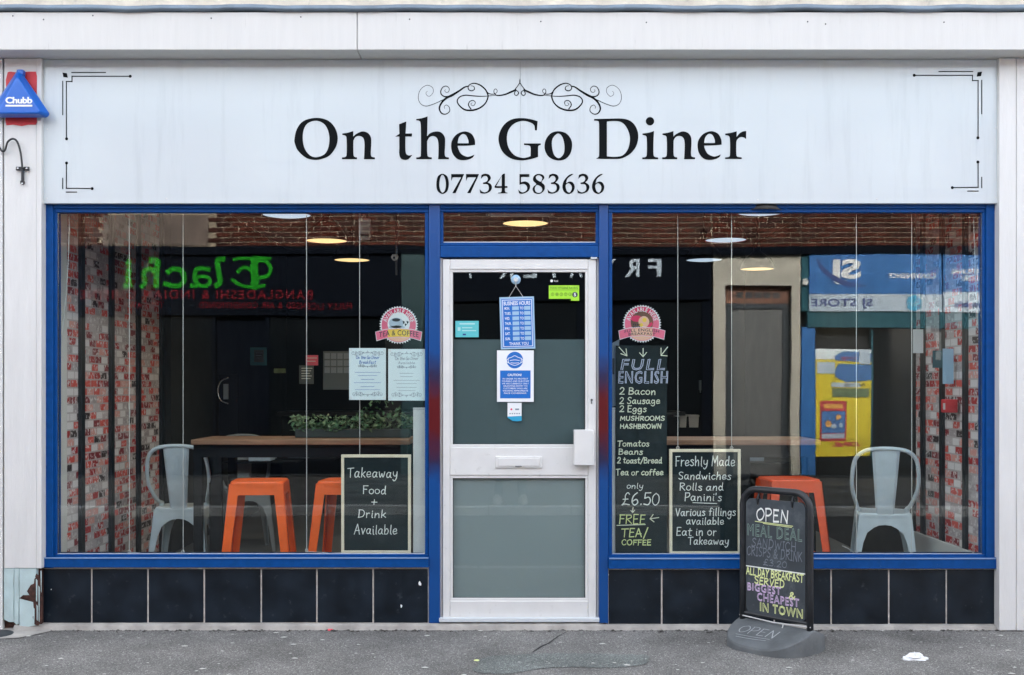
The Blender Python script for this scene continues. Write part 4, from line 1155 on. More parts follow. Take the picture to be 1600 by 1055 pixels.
def fp(px, y): return ((px - 800) * (D + y) / F, y, IZ0)
stool('orange metal stool, nearest the left grey chair, standing before the bar table', fp(406, .40), radians(5), 'orange_metal')
stool('orange metal stool half hidden behind the takeaway chalkboard', fp(544, .42), radians(-5), 'orange_metal')
stool('red orange metal stool in the right window behind the pavement sign', fp(1232, .55), radians(4), 'red_metal')
chair('pale grey metal chair in the left window beside the papered wall', fp(288, 1.18), radians(3))
chair('pale grey metal chair in the right window, seen from behind', fp(1379, .85), radians(-13))
chair('pale metal chair, coloured darker to look dim, farther back behind the left bar table', fp(384, 2.3), radians(200), 'shaded_metal')

def bartable(label, px0, px1, y0, y1, z, legs):
    t = thing('bar_table', label, 'table', ((px0 + px1 - 1600) / 2 * (D + y0) / F, (y0 + y1) / 2, IZ0))
    xa, xb = (px0 - 800) * (D + y0) / F, (px1 - 800) * (D + y0) / F
    on(t, MB().box(xa, xb, y0, y1, z - .032, z).build('tabletop', 'bench_wood', None, bevel=.004))
    on(t, MB().box(xa + .05, xb - .05, y0 + .04, y0 + .07, z - .11, z - .034).build('apron', 'dark_paint', None))
    for lx in legs:
        for yy in (y0 + .05, y1 - .09):
            x = (lx - 800) * (D + y0) / F
            on(t, MB().box(x - .025, x + .025, yy, yy + .045, IZ0, z - .034).build('leg', 'dark_paint', None))
    return t
zt_ = lambda py, y: H + (HZ - py) * (D + y) / F
bartable('long wooden bar table on dark legs behind the left window', 298, 640, .62, 1.12, zt_(687, .62), (305, 336, 628))
bartable('long wooden bar table on dark legs behind the right window', 985, 1283, .75, 1.25, zt_(687.5, .75), (1000, 1168, 1272))

# trough of greenery on the left table
tz = zt_(687, .62)
tr = thing('planter', 'dark trough of green trailing plants on the left bar table', 'planter', ((550 - 800) * (D + .85) / F, .9, tz))
x0, x1 = (462 - 800) * (D + .85) / F, (640 - 800) * (D + .85) / F
on(tr, MB().box(x0, x1, 0.83, 0.97, tz + .002, tz + .055).build('trough', 'planter_dark', None, bevel=.004))
rl = random.Random(3)
for nm, m, n in (('foliage', 'leaf', 420), ('pale_foliage', 'leaf_pale', 260)):
    mb = MB()
    for i in range(n):
        u = rl.random()
        x = x0 - .03 + (x1 - x0 + .06) * u
        top = .05 + (.16 * math.exp(-((u - .72) / .2) ** 2) if nm == 'foliage' else .045)
        z = tz + .045 + rl.random() * top
        y = .9 + rl.uniform(-.09, .09)
        s = rl.uniform(.012, .026)
        a = Vector((rl.uniform(-1, 1), rl.uniform(-1, 1), rl.uniform(-.4, 1))).normalized(); b = a.cross(Vector((rl.uniform(-1, 1), rl.uniform(-1, 1), rl.uniform(-1, 1)))).normalized()
        c = Vector((x, y, z)); nrm = a.cross(b) * s * .25
        mb.add([c - a * s, c + b * s * .55 + nrm, c + a * s, c - b * s * .55 + nrm], [(0, 1, 2), (0, 2, 3)])
    tag(on(tr, mb.build(nm, m, None, fix=False)), kind='stuff')

# counter and shelves far back
ct_ = thing('service_counter', 'dark service counter at the back of the shop', 'counter', (.9, 4.9, IZ0))
on(ct_, MB().box(-2.2, 1.6, 4.6, 5.2, IZ0, 1.05).build('counter_body', 'dark_paint', None))
on(ct_, MB().box(-2.25, 1.65, 4.55, 5.25, 1.055, 1.09).build('countertop', 'black_metal', None))
for i, (px0, px1, lab) in enumerate(((1056, 1073, 'left of the two small white tubs on the dark back counter'), (1076, 1092, 'right of the two small white tubs on the dark back counter'))):
    tb = thing('white_tub', lab, 'tub', W((px0 + px1) / 2, 668, 4.7))
    a = [W(px0 + 1, 668, 4.62), W(px1 - 1, 668, 4.62), W(px1 - 1, 668, 4.78), W(px0 + 1, 668, 4.78), W(px0, 650, 4.6), W(px1, 650, 4.6), W(px1, 650, 4.8), W(px0, 650, 4.8)]
    on(tb, MB().add(a, [(3, 2, 1, 0), (0, 1, 5, 4), (1, 2, 6, 5), (2, 3, 7, 6), (3, 0, 4, 7)]).build('tub_body', 'plastic_white', None))
    on(tb, MB().pbox(px0 - .6, px1 + .6, 648.6, 651, 4.59, 4.81).build('rim', 'plastic_white', None))
t = thing('paper_roll', 'upright pale paper towel roll at the back of the right window', 'paper roll', W(1094, 614, 4.5))
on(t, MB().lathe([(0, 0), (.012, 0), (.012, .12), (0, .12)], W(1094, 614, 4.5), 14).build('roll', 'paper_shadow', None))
on(t, MB().pbox(1091, 1097, 610, 616, 4.49, 4.51).build('holder', 'dark_paint', None))
t = thing('wall_box', 'red plastic box fixed on the right papered wall', 'box', (IX1 - .02, .42, 1.25))
on(t, MB().box(IX1 - .09, IX1 - .02, .38, .46, zt_(645, .42), zt_(624, .42)).build('housing', 'red_paint', None, bevel=.006))
on(t, MB().box(IX1 - .092, IX1 - .088, .39, .42, zt_(640, .42), zt_(630, .42)).build('label_plate', 'plastic_white', None))
def rwall(label, y, px_w, py0, py1, m, lines_=True):
    k = (D + y) / F
    t = thing('wall_notice', label, 'notice', (IX1 - .021, y, zt_(py1, y)))
    on(t, MB().box(IX1 - .085, IX1 - .022, y - .02, y - .015, zt_(py1, y), zt_(py0, y)).build('sheet', m, None))
    return t
rwall('white sheet high on the right papered wall', .95, 12, 515, 552, 'paper')
rwall('blue notice under a white sheet on the right papered wall', .62, 12, 548, 575, 'store_teal')
rwall('pale blue sheet hanging above the red box', .46, 12, 545, 600, 'sign_blue_pale')

def sbox(label, px0, px1, py0, py1, y, m, band):
    t = thing('storage_box', label, 'box', W((px0 + px1) / 2, py1, y))
    on(t, MB().pbox(px0, px1, py0, py1, y, y + .25).build('box_body', m, None, bevel=.006))
    on(t, MB().pbox(px0 + 3, px1 - 3, (py0 + py1) / 2 - 2, (py0 + py1) / 2 + 1.5, y - .003, y).build('printed_band', band, None))
    on(t, MB().pbox(px0 - 40, px1 + 40, py1 + .4, py1 + 3, y - .02, y + .3).build('shelf_board', 'dark_paint', None))
sbox('pale box with a dark band under the left bar table', 388, 422, 703, 721, 2.3, 'store_white', 'dark_print')
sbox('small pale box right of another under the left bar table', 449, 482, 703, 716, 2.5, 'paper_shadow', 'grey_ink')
sbox('pale box under the right bar table beside the chalkboard', 1163, 1194, 704, 721, 2.4, 'grey_ink', 'dark_print')
# ------------------------------------------------------------------ chalkboards in the windows
def board(label, px0, px1, py0, py1, y, frame=True):
    t = thing('chalkboard', label, 'chalkboard', W((px0 + px1) / 2, py1, y))
    w = 4.6
    if frame:
        on(t, MB().pbox(px0 + 3, px1 - 3, py0 + 3, py1 - 3, y + .006, y + .012).build('slate', 'slate', None))
        for a in ((px0, px1, py0, py0 + w), (px0, px1, py1 - w, py1), (px0, px0 + w, py0 + w, py1 - w), (px1 - w, px1, py0 + w, py1 - w)):
            on(t, MB().pbox(*a, y, y + .018).build('frame_strip', 'pine', None, bevel=.002))
    else:
        on(t, MB().pbox(px0, px1, py0, py1, y + .006, y + .012).build('slate', 'slate', None))
    return t
def wr(t, y, m, items, w=1.35):
    for it in items:
        mb = MB(); hand(mb, *it[:5], it[5] if len(it) > 5 else w, at(y))
        on(t, mb.build('chalk_writing', m, None, fix=False))
BY = .058
t = board('wood framed chalkboard offering takeaway food and drink, left window', 533, 642, 710.5, 865, BY)
c8 = lambda s, x0, x1, b, c: (s, 360 + x0 / 2.573, 360 + x1 / 2.573, 590 + b / 2.573, c / 2.573)
wr(t, BY + .004, 'chalk_white', [c8('Takeaway', 470, 672, 402, 38), c8('Food', 533, 626, 468, 32), c8('+', 564, 590, 518, 42), c8('Drink', 513, 625, 563, 32), c8('Available', 498, 670, 630, 38)])
c6 = lambda s, x0, x1, b, c, *r: (s, 940 + x0 / 2.93, 940 + x1 / 2.93, 520 + b / 2.93, c / 2.93, *r)
t = board('wood framed chalkboard listing freshly made sandwiches, right window', 1046, 1157.5, 702, 866.5, BY)
wr(t, BY + .004, 'chalk_white', [c6('Freshly Made', 338, 610, 610, 44), c6('Sandwiches', 352, 592, 672, 34), c6('Rolls and', 357, 558, 722, 34), c6("Panini's", 380, 550, 770, 36), c6('Various fillings', 338, 614, 838, 36), c6('available', 388, 560, 878, 34), c6('Eat in or', 343, 525, 928, 36), c6('Takeaway', 395, 582, 970, 34)])
mb = MB(); ribbon(mb, [(940 + 418 / 2.93, 520 + 778 / 2.93), (940 + 527 / 2.93, 520 + 782 / 2.93)], 1.2, at(BY + .004)); on(t, mb.build('underline', 'chalk_white', None, fix=False))
t = board('tall unframed chalkboard with the full English menu, beside the door', 962, 1042, 540, 866, BY, False)
Y5 = BY + .004
wr(t, Y5, 'chalk_cream', [c6('2 Bacon', 82, 248, 283, 30), c6('2 Sausage', 82, 266, 325, 28), c6('2 Eggs', 82, 205, 362, 28), c6('MUSHROOMS', 85, 288, 402, 20), c6('HASHBROWN', 85, 272, 438, 20), c6('Tomatos', 72, 218, 520, 27), c6('Beans', 78, 188, 557, 26), c6('2 toast/Bread', 72, 276, 597, 26), c6('Tea or coffee', 65, 282, 652, 28)], 1.5)
wr(t, Y5, 'chalk_white', [c6('only', 115, 190, 713, 26, 1.1), c6('\u00a36.50', 92, 265, 788, 56, 1.6)])
wr(t, Y5, 'chalk_yellow', [c6('FREE', 80, 198, 875, 42, 1.6), c6('TEA/', 90, 212, 935, 40, 1.6), c6('COFFEE', 92, 226, 972, 24, 1.5)])
mb = MB(); c6p = lambda x, y: (940 + x / 2.93, 520 + y / 2.93)
for ln in ([(80, 66), (114, 104)], [(88, 96), (116, 106)], [(112, 74), (116, 106)], [(190, 72), (190, 110)], [(174, 92), (190, 110)], [(206, 90), (190, 110)], [(302, 66), (274, 102)], [(272, 70), (272, 104)], [(272, 104), (300, 106)],
           [(262, 846), (222, 852)], [(236, 832), (222, 852)], [(222, 852), (240, 866)], [(144, 800), (142, 822)], [(134, 814), (142, 823)], [(152, 812), (142, 823)], [(70, 882), (200, 878)]):
    ribbon(mb, [c6p(*p) for p in ln], 1.3, at(Y5))
on(t, mb.build('chalk_arrows', 'chalk_cream', None, fix=False))
mb = MB()
p0, p1 = c6p(88, 122), c6p(290, 170); outl(mb, 'FULL', p0[0], p1[0], p0[1], p1[1], at(Y5), 1.35, 1.2, .15, .05)
p0, p1 = c6p(78, 176), c6p(303, 232); outl(mb, 'ENGLISH', p0[0], p1[0], p0[1], p1[1], at(Y5 - .0005), 1.3, 1.18, .06, .045)
on(t, mb.build('outlined_lettering', 'chalk_lilac', None, fix=False))
for lab, a in (('upright white board edge between the takeaway chalkboard and the door', (645.5, 666, 640, 866)), ('upright white board edge between the door and the full English chalkboard', (954, 961.5, 640, 866))):
    t = thing('white_board', lab, 'board', W((a[0] + a[1]) / 2, a[3], .075))
    on(t, MB().pbox(*a, .075, .09).build('panel', 'upvc', None, bevel=.002))
    on(t, MB().pbox(a[0] - .2, a[1] + .2, a[2] - 3, a[2] - .3, .073, .092).build('top_cap', 'plastic_white', None, bevel=.001))
t = thing('sign_holder', 'grey clip strip hanging left of the full English chalkboard', 'strip', W(956, 630, .08))
on(t, MB().add([W(955, 537, .08), W(968, 530, .08), W(962, 634, .08), W(955, 636, .08), W(955, 537, .085), W(968, 530, .085), W(962, 634, .085), W(955, 636, .085)], [(0, 1, 2, 3), (7, 6, 5, 4), (0, 1, 5, 4), (1, 2, 6, 5), (2, 3, 7, 6), (3, 0, 4, 7)]).build('strip', 'grey_ink', None))
on(t, MB().pbox(957, 960, 560, 585, .078, .08).build('slot', 'dark_print', None))

# ------------------------------------------------------------------ stickers and papers on the glass
PY = GY + .0085       # just inside the glass
def rosette(name, label, cx, cy, kind):
    t = thing(name, label, 'sticker', W(cx, cy + 28, PY), group='round food stickers on the windows')
    n = 44
    star = [(cx + (30.5 if k % 2 else 27.6) * cos(pi * k / n), cy + (30.0 if k % 2 else 27.2) * sin(pi * k / n)) for k in range(2 * n)]
    on(t, flat(None, 'serrated_edge', 'white_print', [star], at(PY)))
    on(t, flat(None, 'pink_disc', 'sticker_pink', [circ(cx, cy, 26.8, 48)], at(PY - .0006)))
    on(t, flat(None, 'red_arc', 'sticker_red', [[(cx + 26.5 * cos(a), cy + 26.5 * sin(a)) for a in [pi + .5 + k * (pi - 1) / 16 for k in range(17)]] + [(cx + 18 * cos(a), cy + 18 * sin(a)) for a in [2 * pi - .5 - k * (pi - 1) / 16 for k in range(17)]]], at(PY - .0009)))
    on(t, flat(None, 'peach_foot', 'sticker_peach', [[(cx + 26 * cos(a), cy + 26 * sin(a)) for a in [.45 + k * (pi - .9) / 16 for k in range(17)]]], at(PY - .0009)))
    on(t, flat(None, 'inner_disc', 'white_print' if kind == 'tea' else 'wood_brown', [circ(cx, cy - 2, 17.5, 36)], at(PY - .0012)))
    if kind == 'tea':
        on(t, flat(None, 'cup', 'store_white', [circ(cx - 4, cy - 3, 11.5, 24, 8.5), circ(cx - 3, cy + 3.5, 13, 24, 2.6)], at(PY - .0015)))
        on(t, flat(None, 'coffee', 'dark_print', [circ(cx - 4, cy - 8, 6.5, 20, 2.6)] + [[(cx + 6 + 3 * i, cy - 7 + 4 * (i % 2)), (cx + 10 + 3 * i, cy - 5 + 4 * (i % 2)), (cx + 7 + 3 * i, cy - 1 + 3 * (i % 2))] for i in range(3)] + [[(cx - 14, cy + 1), (cx - 4, cy + 5.4), (cx + 8, cy + 1), (cx - 4, cy + 3.6)]], at(PY - .0018)))
    else:
        on(t, flat(None, 'bacon', 'sticker_red', [circ(cx - 8, cy - 8, 9, 14, 5), [(cx + 2, cy + 9), (cx + 15, cy - 3), (cx + 17, cy + 1), (cx + 6, cy + 12)]], at(PY - .0015)))
        on(t, flat(None, 'egg', 'sticker_peach', [circ(cx + 3, cy - 3, 8.5, 14, 9)], at(PY - .0017)))
        on(t, flat(None, 'yolk', 'sticker_yellow', [circ(cx + 4, cy - 6, 3.4, 12), circ(cx - 1, cy + 2, 3, 12)], at(PY - .0019)))
        on(t, flat(None, 'beans', 'dark_print', [circ(cx - 13 + 3.1 * (i % 4), cy + 1 + 3 * (i // 4), 1.2, 7) for i in range(11)], at(PY - .0019)))
    arc = lambda u, v: (cx + (22.3 - v) * sin((u) / 22.3), cy - (22.3 - v) * cos(u / 22.3))
    mb = MB(); prnt(mb, 'AVAILABLE HERE', -30, 30, -3.2, 3.2, at(PY - .0015), offset=.012, space=1.1, warp=arc); on(t, mb.build('lettering', 'white_print', None, fix=False))
    yb = cy + 14
    rib = [(cx - 36, yb - 3), (cx - 20, yb - 7), (cx, yb - 8.5), (cx + 20, yb - 7), (cx + 36, yb - 3), (cx + 34, yb + 10), (cx + 20, yb + 6), (cx, yb + 4.5), (cx - 20, yb + 6), (cx - 34, yb + 10)]
    on(t, flat(None, 'ribbon_edge', 'white_print', [[(cx + (u - cx) * 1.02, yb + (v - yb) * 1.12) for u, v in rib]], at(PY - .0018)))
    on(t, flat(None, 'ribbon', 'sticker_pink', [rib], at(PY - .0021)))
    on(t, flat(None, 'ribbon_middle', 'sticker_yellow' if kind == 'tea' else 'sticker_peach', [[(cx - 17, yb - 6.6), (cx, yb - 7.8), (cx + 17, yb - 6.6), (cx + 17, yb + 5), (cx, yb + 4), (cx - 17, yb + 5)]], at(PY - .0023)))
    mb = MB(); bow = lambda u, v: (u, v + ((u - cx) / 36) ** 2 * 4.4)
    if kind == 'tea': prnt(mb, 'TEA & COFFEE', cx - 31, cx + 31, yb - 6, yb + 2.2, at(PY - .0026), offset=.008, space=1.05, warp=bow)
    else:
        prnt(mb, 'FULL ENGLISH', cx - 27, cx + 27, yb - 6.6, yb - 2.0, at(PY - .0026), offset=.012, space=1.1, warp=bow)
        prnt(mb, 'BREAKFAST', cx - 21, cx + 21, yb - .8, yb + 3.4, at(PY - .0026), offset=.012, space=1.1, warp=bow)
    on(t, mb.build('lettering', 'dark_print', None, fix=False))
rosette('window_sticker', 'round pink sticker with a coffee cup on the left window', 623, 508, 'tea')
rosette('window_sticker', 'round pink sticker with a cooked breakfast on the right window', 1003, 506, 'eng')

def scroll_small(mb, cx, cy, sc, fn, flip=1):
    for st in SCROLL:
        for mir in (1, -1):
            ribbon(mb, [(cx + mir * (u - 1530) * sc, cy + flip * (v - 330) * sc, max(w * sc, .45)) for u, v, w in st], None, fn, 3)
def menu(label, px0, px1, py0, py1, kind):
    t = thing('menu_sheet', label, 'menu', W((px0 + px1) / 2, py1, PY), group='two menu sheets taped side by side')
    on(t, MB().pbox(px0, px1, py0, py1, PY, PY + .001).build('sheet', 'paper', None))
    cx = (px0 + px1) / 2; fn = at(PY - .0008)
    mb = MB(); scroll_small(mb, cx, py0 + 8, .017, fn); scroll_small(mb, cx, py1 - 9, .016, fn, -1); scroll_small(mb, cx, py0 + 28, .010, fn, -1)
    on(t, mb.build('scroll_ornament', 'grey_ink', None, fix=False))
    mb = MB(); hand(mb, 'On the Go Diner', cx - 18, cx + 18, py0 + 17, 5, .55, fn, .15, .4)
    if kind == 0: ys = (40, 45); hand(mb, 'Breakfast', cx - 13, cx + 13, py0 + 24.5, 5, .6, fn, .1, .4)
    else: ys = (); hand(mb, 'Available', cx - 13, cx + 13, py0 + 23.5, 4, .5, fn, .1, .4)
    rr_ = random.Random(kind)
    for i, yy in enumerate((38, 43, 49, 54, 60, 65)):
        wv = rr_.uniform(9, 22)
        ribbon(mb, [(cx - wv + j * wv * 2 / 24, py0 + yy + (.5 if j % 2 else -.5) * rr_.uniform(.4, 1.3)) for j in range(25)], .45, fn, 2)
    on(t, mb.build('lettering', 'sign_blue' if kind == 0 else 'grey_ink', None, fix=False))
    for u, v in ((px0 + 3, py0 + 3), (px1 - 3, py0 + 3), (px0 + 3, py1 - 3), (px1 - 3, py1 - 3)):
        on(t, MB().lathe([(0, -.001), (.006, -.001), (.006, 0)], W(u, v, PY - .0005), 10, 'y').build('tack', 'white_print', None))
menu('left sheet of the two pale menu sheets under the coffee sticker', 545.5, 603, 544, 625, 0)
menu('right sheet of the two pale menu sheets, next to the door frame', 606.5, 664, 545.5, 626, 1)

# ---- on the door glass
DPY = GY - .004
hs = thing('opening_hours_sign', 'blue business hours sign hanging from a suction hook on the door', 'hours sign', W(806, 546, DPY))
rt = radians(-1.6); hc = (806, 437)
fh = lambda d: at(DPY - d, rot=rt, c=hc)
def hbox(u0, u1, v0, v1, d0, d1):
    a = [fh(d0)(u, v) for u, v in rect(u0, u1, v0, v1)]; b = [fh(d1)(u, v) for u, v in rect(u0, u1, v0, v1)]
    return MB().add(a + b, [(0, 1, 2, 3), (7, 6, 5, 4), (0, 4, 5, 1), (1, 5, 6, 2), (2, 6, 7, 3), (3, 7, 4, 0)])
on(hs, hbox(779.5, 833.5, 464, 545.5, 0, .0025).build('card', 'sign_blue_pale', None))
on(hs, hbox(782.5, 831, 467, 543, .0026, .003).build('border', 'sign_blue', None))
on(hs, hbox(783.6, 829.9, 468.2, 541.8, .0031, .0033).build('border_line', 'white_print', None))
on(hs, hbox(784.6, 828.9, 469.2, 540.8, .0034, .0038).build('panel', 'sign_blue', None))
mb = MB(); f_ = fh(.0045)
prnt(mb, 'BUSINESS HOURS', 786, 827.5, 470.8, 477, f_, offset=.02, space=1.0)
for i, dname in enumerate(('MON.', 'TUES.', 'WED.', 'THUR.', 'FRI.', 'SAT.', 'SUN.')):
    v = 479.5 + i * 7.9
    prnt(mb, dname, 787, 787 + (10 if len(dname) > 4 else 8), v, v + 4.4, f_, offset=.015)
    prnt(mb, 'TO', 810.8, 816.5, v, v + 4.4, f_, offset=.015)
prnt(mb, 'THANK YOU', 793, 823, 534.6, 539.6, f_, offset=.015, space=1.1)
on(hs, mb.build('lettering', 'white_print', None, fix=False))
on(hs, flat(None, 'hour_slot', 'sign_blue_pale', [rect(799, 809.4, 478.8 + i * 7.9, 484.6 + i * 7.9) for i in range(7)] + [rect(817.6, 827.4, 478.8 + i * 7.9, 484.6 + i * 7.9) for i in range(7)], f_))
on(hs, MB().lathe([(0, -.012), (.010, -.012), (.022, -.006), (.027, 0)], W(806, 437, DPY), 22, 'y').build('suction_hook', 'sign_blue_pale', None, smooth=True))
on(hs, MB().lathe([(0, -.0), (.011, 0), (.013, .003)], W(806, 437, DPY - .0135), 18, 'y').build('hook_button', 'plastic_white', None))
for u in (795, 818): on(hs, MB().tube([W(806, 447, DPY - .006), W(u, 465, DPY - .003)], .0011, 5).build('string', 'cord', None))
on(hs, MB().tube([W(806, 437, DPY - .01), W(806, 448, DPY - .007)], .002, 6).build('hook_stem', 'plastic_white', None))

mk = thing('mask_notice', 'white and blue face covering caution notice on the door', 'notice', W(805, 628, DPY))
on(mk, MB().pbox(776.5, 834, 547.5, 628, DPY, DPY + .0015).build('sheet', 'white_print', None))
on(mk, flat(None, 'blue_panel', 'sign_blue', [rect(781.5, 829, 579, 622.5), circ(804.3, 562.8, 13, 32)], at(DPY - .0007)))
mb = MB(); f_ = at(DPY - .0014)
prnt(mb, 'CAUTION!', 793, 815, 584, 587.8, f_, offset=.03)
for i, s in enumerate(('IN ORDER TO PROTECT', 'YOURSELF AND OUR STAFF', 'WE ARE CURRENTLY ONLY', 'GRANTING ENTRY TO', 'CUSTOMERS WHO ARE', 'WEARING APPROPRIATE', 'FACE COVERINGS.')):
    w = 10 + len(s) * .52; prnt(mb, s, 805.3 - w, 805.3 + w, 590.8 + i * 3.75, 593.2 + i * 3.75, f_, offset=.012)
on(mk, mb.build('lettering', 'white_print', None, fix=False)); mb = MB()
for st in ([(794, 560), (799, 558.5), (804.3, 556), (809.6, 558.5), (814.6, 560)], [(794, 560), (794.5, 566), (798, 569), (804.3, 571), (810.6, 569), (814, 566), (814.6, 560)], [(797, 563.5), (804.3, 562.5), (811.6, 563.5)], [(798, 567), (804.3, 567.5), (810.6, 567)], [(794, 561), (791.8, 562.5), (792.2, 565.5), (795.5, 567.5)], [(814.6, 561), (816.8, 562.5), (816.4, 565.5), (813, 567.5)]):
    ribbon(mb, st, .9, f_)
on(mk, mb.build('mask_symbol', 'white_print', None, fix=False))

pc = thing('card_sticker', 'small white and blue card payment sticker under the caution notice', 'sticker', W(804, 658, DPY))
on(pc, flat(None, 'sticker', 'white_print', [[(793, 629.5), (815, 629.5), (815, 651), (793, 651)]], at(DPY)))
on(pc, flat(None, 'blue_foot', 'store_cyan', [[(793, 651), (815, 650), (815, 657.5), (808, 658.5), (801, 658), (796, 654.5), (793, 653)]], at(DPY - .0004)))
on(pc, flat(None, 'red_mark', 'sticker_red', [circ(799, 639.7, 1.6, 10)], at(DPY - .0008)))
on(pc, flat(None, 'grey_marks', 'grey_ink', [rect(805, 811, 638.5, 641)] + [rect(796 + 3.6 * i, 798 + 3.6 * i, 645.5, 647.3) for i in range(5)], at(DPY - .0008)))

hy = thing('hygiene_sticker', 'bright green food hygiene rating sticker on the door', 'sticker', W(882, 470, DPY))
on(hy, flat(None, 'sticker', 'hygiene_green', [[(857.5, 446), (905, 446), (905, 470), (892, 470), (892, 467), (857.5, 467)]], at(DPY)))
mb = MB(); f_ = at(DPY - .0007); prnt(mb, 'FOOD HYGIENE RATING', 860, 903, 448.2, 451.6, f_, offset=.012); ribbon(mb, [(858, 453.2), (904, 453.2)], .5, f_)
for i in range(5):
    cx = 863.5 + 6.8 * i
    mb.poly([circ(cx, 460, 2.6, 16), circ(cx, 460, 2.1, 16)], f_); prnt(mb, str(i), cx - .8, cx + .8, 458.6, 461.4, f_)
on(hy, mb.build('lettering', 'hygiene_dark', None, fix=False))
on(hy, flat(None, 'rating_disc', 'dark_print', [circ(898.3, 460.5, 4.3, 22)], f_))
mb = MB(); prnt(mb, '5', 896.7, 899.9, 457.8, 463.2, at(DPY - .0012), offset=.03); mb.poly([circ(862, 439, 2.2, 12)], f_)
prnt(mb, 'food', 866, 872, 437.5, 440.5, f_)
on(hy, mb.build('rating_digit', 'white_print', None, fix=False))

te = thing('teal_sticker', 'small teal sticker on the left of the door glass', 'sticker', W(730, 527, DPY))
on(te, flat(None, 'sticker', 'teal_print', [rect(711.5, 748, 501.5, 527)], at(DPY)))
on(te, flat(None, 'pale_marks', 'teal_pale', [rect(718, 742, 505, 507.2), rect(715, 719.5, 511.5, 517), rect(722, 738, 511.5, 513), rect(722, 744, 516, 517.5)], at(DPY - .0005)))
on(te, flat(None, 'dark_mark', 'store_navy', [rect(723, 728, 521.5, 524)], at(DPY - .0007)))

# ------------------------------------------------------------------ swing sign on the pavement
AB = (1.352, -.40); AR = radians(-48)
ab = thing('pavement_sign', 'black swinging pavement sign on a rubber base with chalk meal deals', 'pavement sign', (AB[0], AB[1], gz(AB[1])), AR)
def rubber_base():
    mb = MB(); n = 56; v, f = [], []
    def hh(vv):                     # ramp profile across the sign
        q = min(1, abs(vv) / .215)
        return .028 + .092 * (1 - q) ** .75
    def plan(a, s):
        c, q = cos(a), sin(a)
        return (.228 * s * math.copysign(abs(c) ** .62, c), .215 * s * math.copysign(abs(q) ** .8, q))
    rings = [1.0, 1.0, .985, .93, .8, .6, .4, .2, .0]
    for i, s in enumerate(rings):
        for k in range(n):
            x, y = plan(2 * pi * k / n, max(s, .001))
            z = .0 if i == 0 else hh(y) - (.008 if i == 1 else 0)
            v.append((x, y, z))
    for i in range(len(rings) - 1):
        for k in range(n): f.append((i * n + k, i * n + (k + 1) % n, (i + 1) * n + (k + 1) % n, (i + 1) * n + k))
    return mb.add(v, f)
mat('chalk_soft', (.42, .44, .45), .8)
mat('rubber_base', (.11, .12, .125), .6, var=(7, .25), bump=(60, .25), dirt=((.16, .17, .17), 8, .5, .8))
rubber_base().build('rubber_base', 'rubber_base', ab)
PW, PH = .180, .60; PB = .152   # half width, height, bottom of panel
tw_ = .204; top = .80; cr0 = .085
path = [(-tw_, 0, .05), (-tw_, 0, .3), (-tw_, 0, top - cr0)]
path += [(-tw_ + cr0 - cr0 * cos(a), 0, top - cr0 + cr0 * sin(a)) for a in [pi / 2 * k / 7 for k in range(1, 8)]]
path += [(-x, y, z) for x, y, z in path[::-1]]
MB().tube(path, .0175, 12).build('tube_frame', 'black_metal', ab, smooth=True)
MB().tube([(-tw_ - .012, -.012, .135), (0, -.02, .128), (tw_ + .012, -.012, .135)], .0035, 6).build('cable_tie', 'cord', ab)
MB().tube([(.06, -.02, .131), (.062, -.028, .115), (.05, -.03, .098), (.03, -.028, .094)], .003, 6).build('cable_tail', 'cord', ab)
MB().tube([(-tw_, 0, .15), (0, 0, .148), (tw_, 0, .15)], .010, 8).build('lower_bar', 'black_metal', ab)
mb = MB(); rc = .035; o_ = []
for (cx, cz, a0) in ((PW - rc, PB + rc, -pi / 2), (PW - rc, PB + PH - rc, 0), (-PW + rc, PB + PH - rc, pi / 2), (-PW + rc, PB + rc, pi)):
    for k in range(7): o_.append((cx + rc * cos(a0 + k * pi / 12), cz + rc * sin(a0 + k * pi / 12)))
n = len(o_)
mb.add([(x, -.005, z) for x, z in o_] + [(x, .005, z) for x, z in o_], [tuple(range(n)), tuple(range(2 * n - 1, n - 1, -1))] + [(i, (i + 1) % n, n + (i + 1) % n, n + i) for i in range(n)])
mb.build('panel', 'slate_grey', ab)
for sx_ in (-.105, .105):
    MB().tube([(sx_, -.008, PB + PH - .03), (sx_, -.012, PB + PH), (sx_, 0, top - .02), (sx_, .012, PB + PH), (sx_, .008, PB + PH - .03)], .005, 8).build('hook', 'black_metal', ab)
    MB().lathe([(0, -.004), (.006, -.003), (.006, 0)], (sx_, -.006, PB + PH - .028), 10, 'y').build('eyelet', 'steel', ab)
AF = lambda u, v: Vector((-PW + u * 2 * PW, -.0065, PB + PH * (1 - v)))
def ab_hand(m, items, nm='chalk_writing'):
    for it in items:
        mb = MB(); hand(mb, *it, AF); mb.build(nm, m, ab, fix=False)
ab_hand('chalk_white', [('OPEN', .18, .72, .185, .105, .016)])
ab_hand('chalk_dull', [('SANDWICH', .10, .85, .415, .072, .010), ('CRISPS & DRINK', .02, .95, .495, .078, .010), ('\u00a33.20', .30, .70, .565, .055, .009)])
ab_hand('chalk_yellow', [('ALL DAY BREAKFAST', .01, .97, .665, .062, .013), ('SERVED', .15, .66, .735, .06, .013), ('&', .73, .84, .82, .055, .013)])
mb = MB(); outl(mb, 'MEAL DEAL', .03, .95, .225, .325, AF, .007, 1.15, 0, .03); mb.build('outlined_lettering', 'chalk_green', ab, fix=False)
AF2 = lambda u, v: AF(u, v) - Vector((0, .0006, 0))
